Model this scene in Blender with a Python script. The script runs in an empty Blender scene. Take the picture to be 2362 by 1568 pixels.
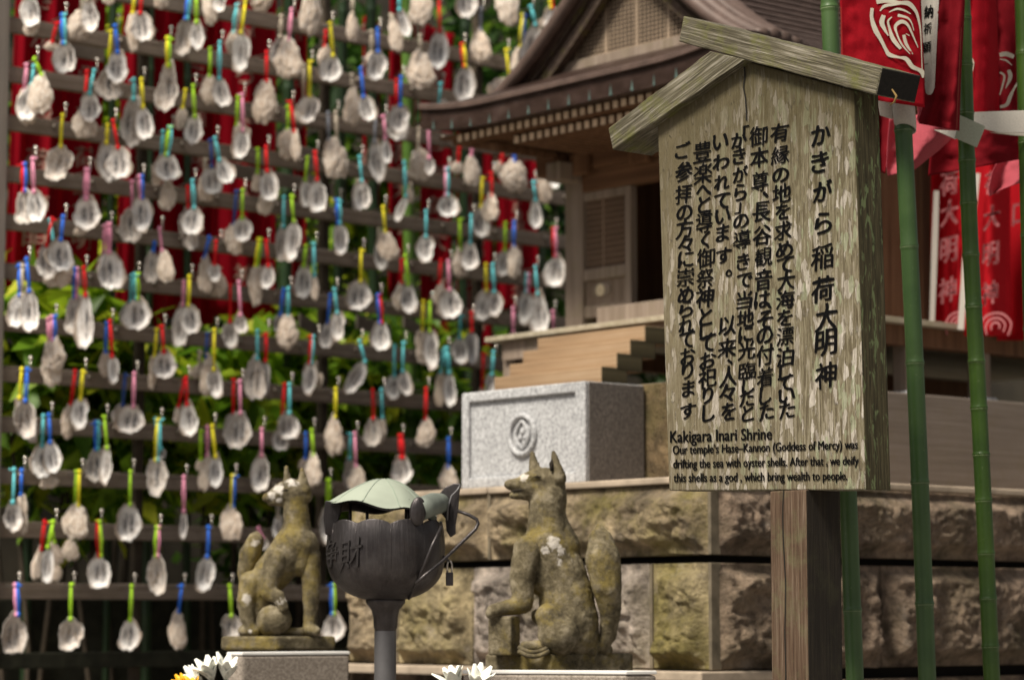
import bpy, bmesh, math, random
from mathutils import Vector, Matrix, noise

random.seed(7)
RAD = math.radians
scene = bpy.context.scene
col = scene.collection

# ------------------------------------------------------------------ camera
FPX, CXP, CYP, EYE = 6000.0, 1181.0, 784.0, 1.5          # focal length and centre on a 2362 px wide picture
PITCH = math.atan(636 / FPX)
cd = bpy.data.cameras.new('camera')
cd.lens = 36 * FPX / 2362
cd.sensor_width = 36
cd.clip_start = 0.1
cd.clip_end = 400
cd.dof.use_dof = True
cd.dof.focus_distance = 5.16
cd.dof.aperture_fstop = 4.1
camo = bpy.data.objects.new('camera', cd)
camo.location = (0, 0, EYE)
camo.rotation_euler = (math.pi / 2 + PITCH, 0, 0)
col.objects.link(camo)
scene.camera = camo

# ------------------------------------------------------------------ light
SUN_EL, SUN_AZ = RAD(55), RAD(222)                        # azimuth clockwise from +Y
w = bpy.data.worlds.new('World')
scene.world = w
w.use_nodes = True
wn = w.node_tree
bg = wn.nodes['Background']
sky = wn.nodes.new('ShaderNodeTexSky')
sky.sky_type = 'NISHITA'
sky.sun_disc = False
sky.sun_elevation = SUN_EL
sky.sun_rotation = SUN_AZ
sky.air_density = 1.2
sky.dust_density = 5.0
hs = wn.nodes.new('ShaderNodeHueSaturation')              # hazy overcast: most of the blue is gone
hs.inputs['Saturation'].default_value = 0.12
wn.links.new(sky.outputs[0], hs.inputs['Color'])
wn.links.new(hs.outputs[0], bg.inputs['Color'])
bg.inputs['Strength'].default_value = 0.05
sl = bpy.data.lights.new('sun', 'SUN')
sl.energy = 3.9
sl.angle = RAD(16)
sl.color = (1.0, 0.92, 0.78)
so = bpy.data.objects.new('sun', sl)
so.location = (-5, -5, 12)
sd = Vector((math.sin(SUN_AZ) * math.cos(SUN_EL), math.cos(SUN_AZ) * math.cos(SUN_EL), math.sin(SUN_EL)))
so.rotation_euler = sd.to_track_quat('Z', 'Y').to_euler()
col.objects.link(so)
scene.view_settings.view_transform = 'Standard'
scene.view_settings.look = 'None'
scene.view_settings.exposure = 0.62
scene.view_settings.gamma = 1.0
scene.cycles.max_bounces = 6
scene.cycles.diffuse_bounces = 3

# ------------------------------------------------------------------ geometry helpers
FW = Vector((0, math.cos(PITCH), math.sin(PITCH)))
UPV = Vector((0, -math.sin(PITCH), math.cos(PITCH)))
RT = Vector((1, 0, 0))
CAM = Vector((0, 0, EYE))


def ray(x, y):
    return FW + RT * ((x - CXP) / FPX) - UPV * ((y - CYP) / FPX)


def at(x, y, Y):
    r = ray(x, y)
    return CAM + r * (Y / r.y)


UB = Vector((.7615, .6481, 0))      # along the side of the shrine, away to the right
UA = Vector((-.6481, .7615, 0))     # along the front of the shrine, away to the left
UZ = Vector((0, 0, 1))
C0 = at(1641, 1094, 6.5)            # corner of the stone base


def P(a, b, z):
    q = C0 + UA * a + UB * b
    return Vector((q.x, q.y, z))


def onA(x, y, a):
    r = ray(x, y)
    return CAM + r * ((a - (CAM - C0).dot(UA)) / r.dot(UA))


def onB(x, y, b):
    r = ray(x, y)
    return CAM + r * ((b - (CAM - C0).dot(UB)) / r.dot(UB))


def ab(p):
    d = p - C0
    return d.dot(UA), d.dot(UB), p.z


class MB:
    def __init__(self):
        self.v, self.f, self.m = [], [], []

    def add(self, vs, fs, mi=0):
        n = len(self.v)
        self.v += [Vector(q) for q in vs]
        self.f += [tuple(i + n for i in q) for q in fs]
        self.m += [mi] * len(fs)
        return self

    def hexa(self, c, mi=0):            # 8 corners: bottom 4 (ccw), top 4
        return self.add(c, [(3, 2, 1, 0), (4, 5, 6, 7), (0, 1, 5, 4), (1, 2, 6, 5), (2, 3, 7, 6), (3, 0, 4, 7)], mi)

    def pbox(self, a0, a1, b0, b1, z0, z1, mi=0):
        return self.hexa([P(a1, b0, z0), P(a0, b0, z0), P(a0, b1, z0), P(a1, b1, z0),
                          P(a1, b0, z1), P(a0, b0, z1), P(a0, b1, z1), P(a1, b1, z1)], mi)

    def obox(self, c, x, y, z, mi=0):   # centre and three half extent vectors
        c = Vector(c)
        return self.hexa([c - x - y - z, c + x - y - z, c + x + y - z, c - x + y - z,
                          c - x - y + z, c + x - y + z, c + x + y + z, c - x + y + z], mi)

    def prism(self, poly, off, mi=0):   # planar polygon pushed along a vector
        n = len(poly)
        vs = [Vector(q) for q in poly] + [Vector(q) + off for q in poly]
        fs = [tuple(range(n))[::-1], tuple(range(n, 2 * n))]
        fs += [(i, (i + 1) % n, n + (i + 1) % n, n + i) for i in range(n)]
        return self.add(vs, fs, mi)

    def tube(self, pts, rs, n=8, mi=0, cap=True, flat=1.0):
        pts = [Vector(q) for q in pts]
        if not isinstance(rs, (list, tuple)):
            rs = [rs] * len(pts)
        vs, fs = [], []
        ref = None
        for i, q in enumerate(pts):
            t = (pts[min(i + 1, len(pts) - 1)] - pts[max(i - 1, 0)])
            t = t.normalized() if t.length > 1e-9 else Vector((0, 0, 1))
            if ref is None:
                ref = Vector((0, 1, 0)) if abs(t.y) < .8 else Vector((1, 0, 0))
            u = t.cross(ref).normalized()
            v2 = u.cross(t).normalized()
            ref = v2
            for k in range(n):
                an = 2 * math.pi * k / n
                vs.append(q + u * (rs[i] * math.cos(an)) + v2 * (rs[i] * flat * math.sin(an)))
        for i in range(len(pts) - 1):
            for k in range(n):
                k2 = (k + 1) % n
                fs.append((i * n + k, i * n + k2, (i + 1) * n + k2, (i + 1) * n + k))
        if cap:
            fs.append(tuple(range(n))[::-1])
            fs.append(tuple(range((len(pts) - 1) * n, len(pts) * n)))
        return self.add(vs, fs, mi)

    def ball(self, c, r, n=12, m=8, mi=0):
        c = Vector(c)
        r = Vector(r) if isinstance(r, (tuple, list, Vector)) else Vector((r, r, r))
        vs = [c + Vector((0, 0, r.z))]
        for j in range(1, m):
            ph = math.pi * j / m
            for k in range(n):
                an = 2 * math.pi * k / n
                vs.append(c + Vector((r.x * math.sin(ph) * math.cos(an), r.y * math.sin(ph) * math.sin(an), r.z * math.cos(ph))))
        vs.append(c - Vector((0, 0, r.z)))
        fs = [(0, 1 + k, 1 + (k + 1) % n) for k in range(n)]
        for j in range(m - 2):
            for k in range(n):
                b0 = 1 + j * n
                fs.append((b0 + k, b0 + n + k, b0 + n + (k + 1) % n, b0 + (k + 1) % n))
        e = len(vs) - 1
        b0 = 1 + (m - 2) * n
        fs += [(b0 + k, e, b0 + (k + 1) % n) for k in range(n)]
        return self.add(vs, fs, mi)

    def capsule(self, p, q, r0, r1, n=16):
        p, q = Vector(p), Vector(q)
        d = q - p
        L = d.length
        t = d.normalized()
        pts, rs = [], []
        for i in range(7):
            an = math.pi / 2 * i / 6
            pts.append(p - t * (r0 * math.cos(an)))
            rs.append(max(r0 * math.sin(an), 1e-4))
        for i in range(7):
            an = math.pi / 2 * i / 6
            pts.append(q + t * (r1 * math.sin(an)))
            rs.append(max(r1 * math.cos(an), 1e-4))
        return self.tube(pts, rs, n)

    def lathe(self, prof, c, n=32, mi=0, fn=None):
        c = Vector(c)
        vs, fs = [], []
        for j, (r, z) in enumerate(prof):
            for k in range(n):
                an = 2 * math.pi * k / n
                rr, zz = (r, z) if fn is None else fn(r, z, an, j)
                vs.append(c + Vector((rr * math.cos(an), rr * math.sin(an), zz)))
        for j in range(len(prof) - 1):
            for k in range(n):
                k2 = (k + 1) % n
                fs.append((j * n + k, j * n + k2, (j + 1) * n + k2, (j + 1) * n + k))
        return self.add(vs, fs, mi)

    def grid(self, fn, nu, nv, mi=0):
        vs = [fn(i / nu, j / nv) for j in range(nv + 1) for i in range(nu + 1)]
        fs = [(j * (nu + 1) + i, j * (nu + 1) + i + 1, (j + 1) * (nu + 1) + i + 1, (j + 1) * (nu + 1) + i)
              for j in range(nv) for i in range(nu)]
        return self.add(vs, fs, mi)

    def build(self, name, mats, parent=None, origin=None, smooth=False, bevel=0, axes=None, solid=0, segs=2):
        if origin is None:
            origin = Vector((0, 0, 0))
        origin = Vector(origin)
        loc = Vector((0, 0, 0)) if parent is not None else origin.copy()
        turned = False
        if parent is not None and parent.type == 'MESH':   # a sub-part: express the root's frame in the part's own frame
            pr = parent.rotation_euler.to_matrix().inverted()
            pw = parent.location + (parent.parent.location if parent.parent else Vector())
            loc = pr @ (origin - pw)
            turned = parent.rotation_euler.to_quaternion().angle > 1e-5
        vs = [q - origin for q in self.v]
        rot = None
        if axes is not None:                     # object gets its own frame: columns = axes, centred on the mesh
            rot = Matrix(axes).transposed()
            cen = sum(vs, Vector()) / len(vs)
            inv = rot.inverted()
            vs = [inv @ (q - cen) for q in vs]
            loc = loc + cen
        me = bpy.data.meshes.new(name)
        me.from_pydata([tuple(q) for q in vs], [], self.f)
        if not isinstance(mats, (list, tuple)):
            mats = [mats]
        for q in mats:
            me.materials.append(q)
        me.polygons.foreach_set('material_index', self.m)
        if smooth:
            me.polygons.foreach_set('use_smooth', [True] * len(self.f))
        me.update()
        bm = bmesh.new()
        bm.from_mesh(me)
        bmesh.ops.recalc_face_normals(bm, faces=bm.faces)
        bm.to_mesh(me)
        bm.free()
        o = bpy.data.objects.new(name, me)
        col.objects.link(o)
        o.location = loc
        if rot is not None:
            o.rotation_euler = rot.to_euler()
        if parent is not None:
            o.parent = parent
            if turned:                             # parent has its own frame: undo it so that vertices stay in the world's axes
                o.rotation_euler = parent.rotation_euler.to_matrix().inverted().to_euler()
        if solid:
            md = o.modifiers.new('solidify', 'SOLIDIFY')
            md.thickness = solid
            md.offset = 0
        if bevel:
            md = o.modifiers.new('bevel', 'BEVEL')
            md.width = bevel
            md.segments = segs
            md.limit_method = 'ANGLE'
            md.angle_limit = RAD(40)
        return o


def tag(o, label=None, cat=None, group=None, kind=None):
    if label:
        o['label'] = label
    if cat:
        o['category'] = cat
    if group:
        o['group'] = group
    if kind:
        o['kind'] = kind
    return o


def thing(name, label, cat, loc, group=None):
    o = bpy.data.objects.new(name, None)
    o.empty_display_size = .05
    o.location = loc
    col.objects.link(o)
    return tag(o, label, cat, group)


# ------------------------------------------------------------------ material helpers
class NT:
    def __init__(self, name, rough=.8, metal=0.0, spec=.3):
        self.m = bpy.data.materials.new(name)
        self.m.use_nodes = True
        self.t = self.m.node_tree
        self.b = self.t.nodes['Principled BSDF']
        self.b.inputs['Roughness'].default_value = rough
        self.b.inputs['Metallic'].default_value = metal
        self.b.inputs['Specular IOR Level'].default_value = spec
        self._co = None

    def n(self, ty, **kw):
        q = self.t.nodes.new('ShaderNode' + ty)
        for k, v in kw.items():
            setattr(q, k, v)
        return q

    def l(self, a, b):
        self.t.links.new(a, b)

    def co(self, scale=(1, 1, 1), rot=(0, 0, 0), loc=(0, 0, 0)):
        if self._co is None:
            self._co = self.n('TexCoord')
        mp = self.n('Mapping')
        mp.inputs['Scale'].default_value = scale
        mp.inputs['Rotation'].default_value = rot
        mp.inputs['Location'].default_value = loc
        self.l(self._co.outputs['Object'], mp.inputs['Vector'])
        return mp.outputs[0]

    def noise(self, vec, scale, detail=6, rough=.6, dist=0.0):
        q = self.n('TexNoise')
        q.inputs['Scale'].default_value = scale
        q.inputs['Detail'].default_value = detail
        q.inputs['Roughness'].default_value = rough
        q.inputs['Distortion'].default_value = dist
        self.l(vec, q.inputs['Vector'])
        return q.outputs[0]

    def voro(self, vec, scale, feature='F1', rnd=1.0):
        q = self.n('TexVoronoi')
        q.feature = feature
        q.inputs['Scale'].default_value = scale
        q.inputs['Randomness'].default_value = rnd
        self.l(vec, q.inputs['Vector'])
        return q

    def ramp(self, fac, stops, interp='LINEAR'):
        q = self.n('ValToRGB')
        q.color_ramp.interpolation = interp
        el = q.color_ramp.elements
        while len(el) < len(stops):
            el.new(.5)
        for e, (p, c) in zip(el, stops):
            e.position = p
            e.color = c if len(c) == 4 else (*c, 1)
        self.l(fac, q.inputs[0])
        return q.outputs[0]

    def step(self, fac, lo, hi):
        q = self.n('MapRange')
        q.inputs[1].default_value = lo
        q.inputs[2].default_value = hi
        self.l(fac, q.inputs[0])
        return q.outputs[0]

    def mix(self, fac, a, b, mode='MIX'):
        q = self.n('Mix')
        q.data_type = 'RGBA'
        q.blend_type = mode
        for s, v in ((q.inputs[0], fac), (q.inputs[6], a), (q.inputs[7], b)):
            if hasattr(v, 'links') or hasattr(v, 'is_output'):
                self.l(v, s)
            elif isinstance(v, (tuple, list)):
                s.default_value = (*v, 1) if len(v) == 3 else v
            else:
                s.default_value = v
        return q.outputs[2]

    def math(self, op, a, b=0.0):
        q = self.n('Math')
        q.operation = op
        for s, v in ((q.inputs[0], a), (q.inputs[1], b)):
            if hasattr(v, 'is_output'):
                self.l(v, s)
            else:
                s.default_value = v
        return q.outputs[0]

    def color(self, c):
        if hasattr(c, 'is_output'):
            self.l(c, self.b.inputs['Base Color'])
        else:
            self.b.inputs['Base Color'].default_value = (*c, 1)
        return self

    def rough(self, f, lo, hi):
        q = self.n('MapRange')
        q.inputs[3].default_value = lo
        q.inputs[4].default_value = hi
        self.l(f, q.inputs[0])
        self.l(q.outputs[0], self.b.inputs['Roughness'])

    def bump(self, h, strength=.5, dist=.01):
        q = self.n('Bump')
        q.inputs['Strength'].default_value = strength
        q.inputs['Distance'].default_value = dist
        self.l(h, q.inputs['Height'])
        self.l(q.outputs[0], self.b.inputs['Normal'])
        return self


def wood(name, dark, mid, light, axis='z', fine=1.0, moss=0.0, mosscol=(.16, .17, .04), bump=.5, rough=.85, contrast=1.0):
    t = NT(name, rough)
    k = {'x': (.35, 9, 9), 'y': (9, .35, 9), 'z': (9, 9, .35)}[axis]
    k = tuple(c * fine for c in k)
    v = t.co(k)
    g = t.noise(v, 9, 8, .65, .3)
    k2 = {'x': (.25, 30, 30), 'y': (30, .25, 30), 'z': (30, 30, .25)}[axis]
    g2 = t.noise(t.co(tuple(c * fine for c in k2)), 12, 4, .6)
    big = t.noise(t.co((2, 2, 2)), 2.5, 4, .6)
    c = t.ramp(g, [(.28, dark), (.5, mid), (.72, light)])
    c = t.mix(t.step(g2, .35, .65), t.mix(.45 * contrast, c, dark), c)
    c = t.mix(t.step(big, .3, .75), t.mix(.35, c, dark), c)
    if moss:
        mo = t.noise(t.co((4, 4, 4), loc=(3, 1, 2)), 4, 8, .7)
        c = t.mix(t.math('MULTIPLY', t.step(mo, .5, .66), moss), c, mosscol)
    t.color(c)
    t.bump(t.math('ADD', t.math('MULTIPLY', g, .5), g2), bump, .004)
    return t.m


def plain(name, c, rough=.7, metal=0.0, var=.25, scale=6, bump=0.0, spec=.3):
    t = NT(name, rough, metal, spec)
    nz = t.noise(t.co(), scale, 6, .6)
    t.color(t.mix(t.step(nz, .3, .7), tuple(q * (1 - var) for q in c), tuple(min(q * (1 + var), 1) for q in c)))
    if bump:
        t.bump(nz, bump, .006)
    return t.m


# sign board: bleached wood, worn in long flakes, with pale lichen
def flakes(t, scale, loc, thr, size, wob=.35):
    """long lens shaped flakes: stretched voronoi cells, only some of them present"""
    wv = t.noise(t.co((9, 9, 3), loc=loc), 6, 4, .6)
    mp = t.n('Mapping')
    mp.inputs['Scale'].default_value = scale
    mp.inputs['Location'].default_value = loc
    add = t.n('VectorMath')
    add.operation = 'ADD'
    sc_ = t.n('VectorMath')
    sc_.operation = 'SCALE'
    cc = t.n('CombineXYZ')
    t.l(wv, cc.inputs[0])
    t.l(wv, cc.inputs[2])
    t.l(cc.outputs[0], sc_.inputs[0])
    sc_.inputs[3].default_value = .022
    t.l(t._co.outputs['Object'], add.inputs[0])
    t.l(sc_.outputs[0], add.inputs[1])
    t.l(add.outputs[0], mp.inputs['Vector'])
    vo = t.voro(mp.outputs[0], 1.0)
    sep = t.n('SeparateColor')
    t.l(vo.outputs['Color'], sep.inputs[0])
    edge = t.math('ADD', vo.outputs['Distance'], t.math('MULTIPLY', t.math('SUBTRACT', t.noise(t.co((60, 60, 16), loc=loc), 3, 5, .7), .5), 1.1))
    rad = t.math('MULTIPLY', sep.outputs[1], size)
    inside = t.step(t.math('SUBTRACT', rad, edge), -.02, .06)
    return t.math('MULTIPLY', inside, t.step(sep.outputs[0], thr, thr + .02)), sep.outputs[2]


def board_material():
    t = NT('weathered_board', .92)
    v0 = t.co((26, 26, 1.4))
    g = t.noise(v0, 8, 8, .68, .3)
    fine = t.noise(t.co((75, 75, 3)), 9, 5, .65)
    big = t.noise(t.co((2.6, 2.6, 1.1), loc=(2, 0, 0)), 2.2, 5, .65)
    sx = t.n('SeparateXYZ')
    t.l(t._co.outputs['Object'], sx.inputs[0])
    c = t.ramp(g, [(.30, (.06, .046, .026)), (.43, (.16, .132, .085)), (.54, (.27, .236, .155)), (.64, (.41, .36, .295)), (.76, (.55, .49, .43))])
    c = t.mix(t.math('MULTIPLY', t.step(big, .45, .7), .4), c, (.20, .185, .10))
    f1, r1 = flakes(t, (108, 108, 27), (1, 2, 5), .25, .90)
    c = t.mix(t.math('MULTIPLY', f1, t.math('ADD', .35, t.math('MULTIPLY', r1, .6))), c, (.64, .58, .51))
    f2, r2 = flakes(t, (120, 120, 36), (4, 7, 1), .45, .70)
    c = t.mix(t.math('MULTIPLY', f2, .6), c, (.105, .082, .045))
    # pale green lichen, more of it towards the right-hand edge
    f3, r3 = flakes(t, (88, 88, 30), (9, 3, 2), .40, .80)
    xr = t.step(t.math('ADD', sx.outputs[0], t.math('MULTIPLY', t.noise(t.co((3, 3, 2), loc=(5, 0, 0)), 3, 3), .3)), .18, .62)
    c = t.mix(t.math('MULTIPLY', f3, t.math('ADD', .14, t.math('MULTIPLY', xr, .62))), c, (.36, .39, .25))
    c = t.mix(t.step(g, .34, .5), t.mix(.4, c, (.085, .065, .035)), c)
    c = t.mix(t.step(fine, .36, .60), t.mix(.6, c, (.07, .052, .028)), c)
    # darker olive brown towards the top edge, below the roof
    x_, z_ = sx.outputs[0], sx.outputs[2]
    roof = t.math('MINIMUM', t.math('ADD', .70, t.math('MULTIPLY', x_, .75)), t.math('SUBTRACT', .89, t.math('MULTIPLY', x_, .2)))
    edge_noise = t.math('MULTIPLY', t.math('SUBTRACT', t.noise(t.co((24, 24, 1.2)), 3, 5), .5), .34)
    below = t.math('ADD', t.math('SUBTRACT', z_, roof), edge_noise)
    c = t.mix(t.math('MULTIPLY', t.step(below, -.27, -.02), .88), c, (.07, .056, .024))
    # bare brown wood with few flakes down the left side
    bare = t.step(t.math('ADD', x_, t.math('MULTIPLY', t.math('SUBTRACT', t.noise(t.co((5, 5, 1.2), loc=(3, 0, 4)), 2.5, 4), .5), .5)), .26, .02)
    c = t.mix(t.math('MULTIPLY', bare, .45), c, (.175, .142, .085))
    spots = t.noise(t.co((40, 40, 14)), 8, 3, .6)
    c = t.mix(t.math('MULTIPLY', t.step(spots, .60, .70), .5), c, (.05, .036, .02))
    t.color(c)
    t.bump(t.math('ADD', t.math('MULTIPLY', g, .5), t.math('ADD', t.math('MULTIPLY', fine, .8), t.math('MULTIPLY', f1, .5))), .9, .005)
    return t.m


def board_side_material():  # right edge of the board: its shade is put into darker wood colours
    t = NT('board_wood_shaded', .9)
    g = t.noise(t.co((30, 30, 1.4)), 7, 8, .65, .3)
    fl = t.noise(t.co((16, 16, 5), loc=(4, 1, 2)), 5.2, 5, .6, .5)
    c = t.ramp(g, [(.3, (.02, .016, .008)), (.5, (.055, .046, .022)), (.7, (.11, .092, .05))])
    c = t.mix(t.math('MULTIPLY', t.step(fl, .56, .62), .7), c, (.17, .22, .10))
    t.color(c)
    t.bump(g, .6, .004)
    return t.m


def rough_stone(name, base, mossy, moss_amt=.5):
    t = NT(name, .95)
    n1 = t.noise(t.co(), 7, 10, .7)
    n2 = t.noise(t.co(loc=(4, 2, 7)), 3.2, 8, .65)
    n3 = t.noise(t.co(loc=(1, 9, 3)), 22, 8, .7)
    c = t.ramp(n1, [(.36, tuple(q * .32 for q in base)), (.5, base), (.64, tuple(min(1, q * 1.75) for q in base))])
    c = t.mix(t.math('MULTIPLY', t.step(n2, .45, .62), moss_amt), c, mossy)
    c = t.mix(t.math('MULTIPLY', t.step(n3, .5, .7), .6), c, tuple(q * .2 for q in base))
    n4 = t.noise(t.co(loc=(3, 5, 9)), 55, 6, .75)
    c = t.mix(t.math('MULTIPLY', t.step(n4, .52, .66), .55), c, tuple(q * .22 for q in base))
    pale = t.noise(t.co(loc=(6, 6, 2)), 9, 8, .7)
    c = t.mix(t.math('MULTIPLY', t.step(pale, .58, .7), .5), c, (.42, .36, .31))
    t.color(c)
    t.bump(t.math('ADD', t.math('ADD', n3, n1), t.math('MULTIPLY', n4, .5)), 1.0, .04)
    return t.m


def granite(name, lo, mid, hi, scale=1.0):
    t = NT(name, .75)
    v = t.noise(t.co(), 115 * scale, 5, .8)
    b = t.noise(t.co(loc=(3, 3, 3)), 6, 6, .6)
    c = t.ramp(v, [(.32, lo), (.47, mid), (.62, hi)])
    c = t.mix(t.math('MULTIPLY', t.step(b, .4, .7), .3), c, tuple(q * .6 for q in mid))
    t.color(c)
    t.bump(v, .15, .002)
    return t.m


def fox_stone(name, patches):
    t = NT(name, .95)
    n1 = t.noise(t.co(), 26, 9, .72)
    n2 = t.noise(t.co(loc=(5, 5, 1)), 11, 8, .7)
    n3 = t.noise(t.co(loc=(2, 7, 4)), 48, 6, .7)
    c = t.ramp(n1, [(.34, (.04, .032, .018)), (.5, (.125, .102, .06)), (.64, (.25, .212, .145))])
    c = t.mix(t.math('MULTIPLY', t.step(n2, .50, .62), .6), c, (.22, .165, .035))
    c = t.mix(t.math('MULTIPLY', t.step(n3, .55, .72), .5), c, (.045, .034, .02))
    geo = t.n('NewGeometry')
    sx = t.n('SeparateXYZ')
    t.l(geo.outputs['Normal'], sx.inputs[0])
    li = t.noise(t.co(loc=(8, 1, 6)), 42, 7, .75)
    f = t.math('MULTIPLY', t.step(li, .70, .74), .8)
    for (px_, py_, pz_, rr) in patches:               # crusts of white lichen
        dv = t.n('VectorMath')
        dv.operation = 'DISTANCE'
        t.l(t._co.outputs['Object'], dv.inputs[0])
        dv.inputs[1].default_value = (px_, py_, pz_)
        k = t.math('SUBTRACT', t.math('ADD', li, .20), t.math('MULTIPLY', t.math('DIVIDE', dv.outputs['Value'], rr), .24))
        f = t.math('MAXIMUM', f, t.math('MULTIPLY', t.step(k, .45, .55), .7))
    t.color(t.mix(f, c, (.68, .63, .58)))
    t.bump(t.math('ADD', n1, n3), .5, .008)
    return t.m


def shell_material(kind, seed):
    t = NT('oyster_' + kind, .28 if kind == 'pearl' else .7, 0, .5)
    rings = t.noise(t.co((6, 6, 3.2), loc=(seed, 0, 0)), 2.6, 8, .72, 1.6)
    fine = t.noise(t.co((15, 15, 15), loc=(0, seed, 0)), 2.0, 7, .75)
    oi = t.n('ObjectInfo')
    sx = t.n('SeparateXYZ')
    t.l(t._co.outputs['Object'], sx.inputs[0])
    r2 = t.math('ADD', t.math('POWER', t.math('MULTIPLY', sx.outputs[0], 2.0), 2), t.math('POWER', t.math('MULTIPLY', t.math('ADD', sx.outputs[2], .53), 2.0), 2))
    r = t.math('SQRT', r2)
    low = t.step(t.math('MULTIPLY', sx.outputs[2], -1.0), .45, .95)
    if kind == 'pearl':
        c = t.ramp(fine, [(.3, (.62, .55, .50)), (.45, (.86, .84, .82)), (.58, (.92, .91, .90))])
        rim = t.step(t.math('ADD', r, t.math('MULTIPLY', rings, .7)), 1.16, 1.34)
        c = t.mix(t.math('MULTIPLY', rim, .85), c, (.30, .215, .15))
        hol = t.math('MULTIPLY', t.math('SUBTRACT', 1.0, t.step(t.math('ADD', r, t.math('MULTIPLY', rings, .5)), .60, .95)), .5)  # shading of the hollow is put into the colour
        c = t.mix(hol, c, (.42, .37, .34))
        c = t.mix(t.math('MULTIPLY', t.step(rings, .57, .68), .45), c, (.50, .41, .34))
    elif kind == 'grey':
        c = t.ramp(rings, [(.34, (.22, .18, .15)), (.43, (.48, .42, .37)), (.53, (.70, .66, .62)), (.66, (.86, .84, .82))])
    else:
        c = t.ramp(rings, [(.34, (.24, .15, .09)), (.41, (.54, .40, .28)), (.50, (.76, .65, .55)), (.60, (.90, .86, .81))])
        c = t.mix(t.math('MULTIPLY', t.step(fine, .5, .66), .6), c, (.24, .15, .085))
    if kind != 'rough':
        # a handwritten wish in felt pen: short upright scribbles in the hollow
        ink = t.noise(t.co((13, 13, 7), loc=(0, 0, seed)), 1.0, 4, .7)
        colm = t.n('TexWave')
        colm.inputs['Scale'].default_value = 1.15
        colm.inputs['Distortion'].default_value = 1.2
        colm.bands_direction = 'X'
        t.l(t.co((1, 1, 1), loc=(seed * .13, 0, 0)), colm.inputs['Vector'])
        f = t.math('MULTIPLY', t.step(ink, .43, .50), t.step(colm.outputs[1], .25, .5))
        f = t.math('MULTIPLY', f, t.math('SUBTRACT', 1.0, t.step(t.math('ADD', r, t.math('MULTIPLY', rings, .3)), .58, .80)))
        c = t.mix(t.math('MULTIPLY', f, .86), c, (.035, .035, .05))
    patch = t.noise(t.co((2.6, 2.6, 2.0), loc=(seed, 3, 1)), 1.6, 5, .7, .8)
    c = t.mix(t.math('MULTIPLY', t.step(patch, .52, .62), .6 if kind != 'pearl' else .35), c, (.34, .25, .175))
    c = t.mix(t.math('MULTIPLY', oi.outputs['Random'], .4), c, (.84, .76, .70), 'MULTIPLY')
    t.color(c)
    t.bump(t.math('ADD', rings, fine), .5, .004)
    return t.m


def leaf_material(name, cols):
    t = NT(name, .45, 0, .4)
    geo = t.n('NewGeometry')
    c = t.ramp(geo.outputs['Random Per Island'], cols)
    t.color(c)
    tr = t.n('BsdfTranslucent')
    t.l(c, tr.inputs[0])
    ms = t.n('MixShader')
    ms.inputs[0].default_value = .5
    out = t.t.nodes['Material Output']
    t.l(t.b.outputs[0], ms.inputs[1])
    t.l(tr.outputs[0], ms.inputs[2])
    t.l(ms.outputs[0], out.inputs[0])
    return t.m


def cloth(name, c, trans=.25):
    t = NT(name, .85, 0, .1)
    weave = t.noise(t.co((60, 60, 60)), 4, 3, .6)
    big = t.noise(t.co(), 3, 4, .6)
    cc = t.mix(t.step(weave, .3, .7), tuple(q * .82 for q in c), c)
    cc = t.mix(t.math('MULTIPLY', t.step(big, .5, .8), .3), cc, tuple(q * .6 for q in c))
    t.color(cc)
    t.bump(weave, .2, .002)
    if trans:
        tr = t.n('BsdfTranslucent')
        t.l(cc, tr.inputs[0])
        ms = t.n('MixShader')
        ms.inputs[0].default_value = trans
        out = t.t.nodes['Material Output']
        t.l(t.b.outputs[0], ms.inputs[1])
        t.l(tr.outputs[0], ms.inputs[2])
        t.l(ms.outputs[0], out.inputs[0])
    return t.m


def bamboo_material(name, lo, hi):
    t = NT(name, .32, 0, .45)
    st = t.noise(t.co((12, 12, .6)), 5, 4, .6)
    big = t.noise(t.co((1.5, 1.5, 2.2)), 3, 3, .6)
    sp = t.noise(t.co((30, 30, 30)), 5, 3, .6)
    c = t.mix(t.step(big, .3, .7), lo, hi)
    c = t.mix(t.math('MULTIPLY', t.step(st, .4, .7), .35), c, tuple(q * .6 for q in lo))
    c = t.mix(t.math('MULTIPLY', t.step(sp, .66, .72), .35), c, (.16, .2, .1))
    t.color(c)
    t.rough(st, .28, .5)
    return t.m


M = {}
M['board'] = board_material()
M['board_side'] = board_side_material()
M['beam'] = wood('mossy_beam_wood', (.022, .018, .010), (.20, .175, .115), (.58, .53, .44), 'x', 2.6, .75, (.13, .135, .025), .9, contrast=1.7)
M['beam_end'] = wood('charred_end_grain', (.006, .005, .004), (.013, .011, .009), (.025, .02, .015), 'x', 1.2, 0, bump=.5)
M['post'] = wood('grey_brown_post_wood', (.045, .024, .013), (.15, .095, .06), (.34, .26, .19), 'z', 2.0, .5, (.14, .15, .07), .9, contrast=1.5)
M['post_side'] = wood('post_wood_shaded', (.010, .007, .004), (.025, .018, .011), (.058, .045, .028), 'z', 2.0, .3, (.06, .06, .025), .7)  # darker copy of the post wood, paints the shade on its right face
M['ink'] = plain('black_lettering', (.004, .004, .0045), .95, 0, .2, spec=.05)
M['rail'] = wood('grey_rail_wood', (.13, .098, .076), (.265, .212, .172), (.39, .325, .275), 'x', .8, .25, (.12, .09, .05), .3)
M['rack_post'] = wood('pale_rack_post', (.2, .17, .145), (.3, .26, .23), (.4, .36, .32), 'z', .6)
M['pin'] = plain('bright_steel', (.62, .57, .52), .28, .9, .15)
M['bolt'] = plain('dull_bolt', (.22, .19, .16), .4, .8, .2)
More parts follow.
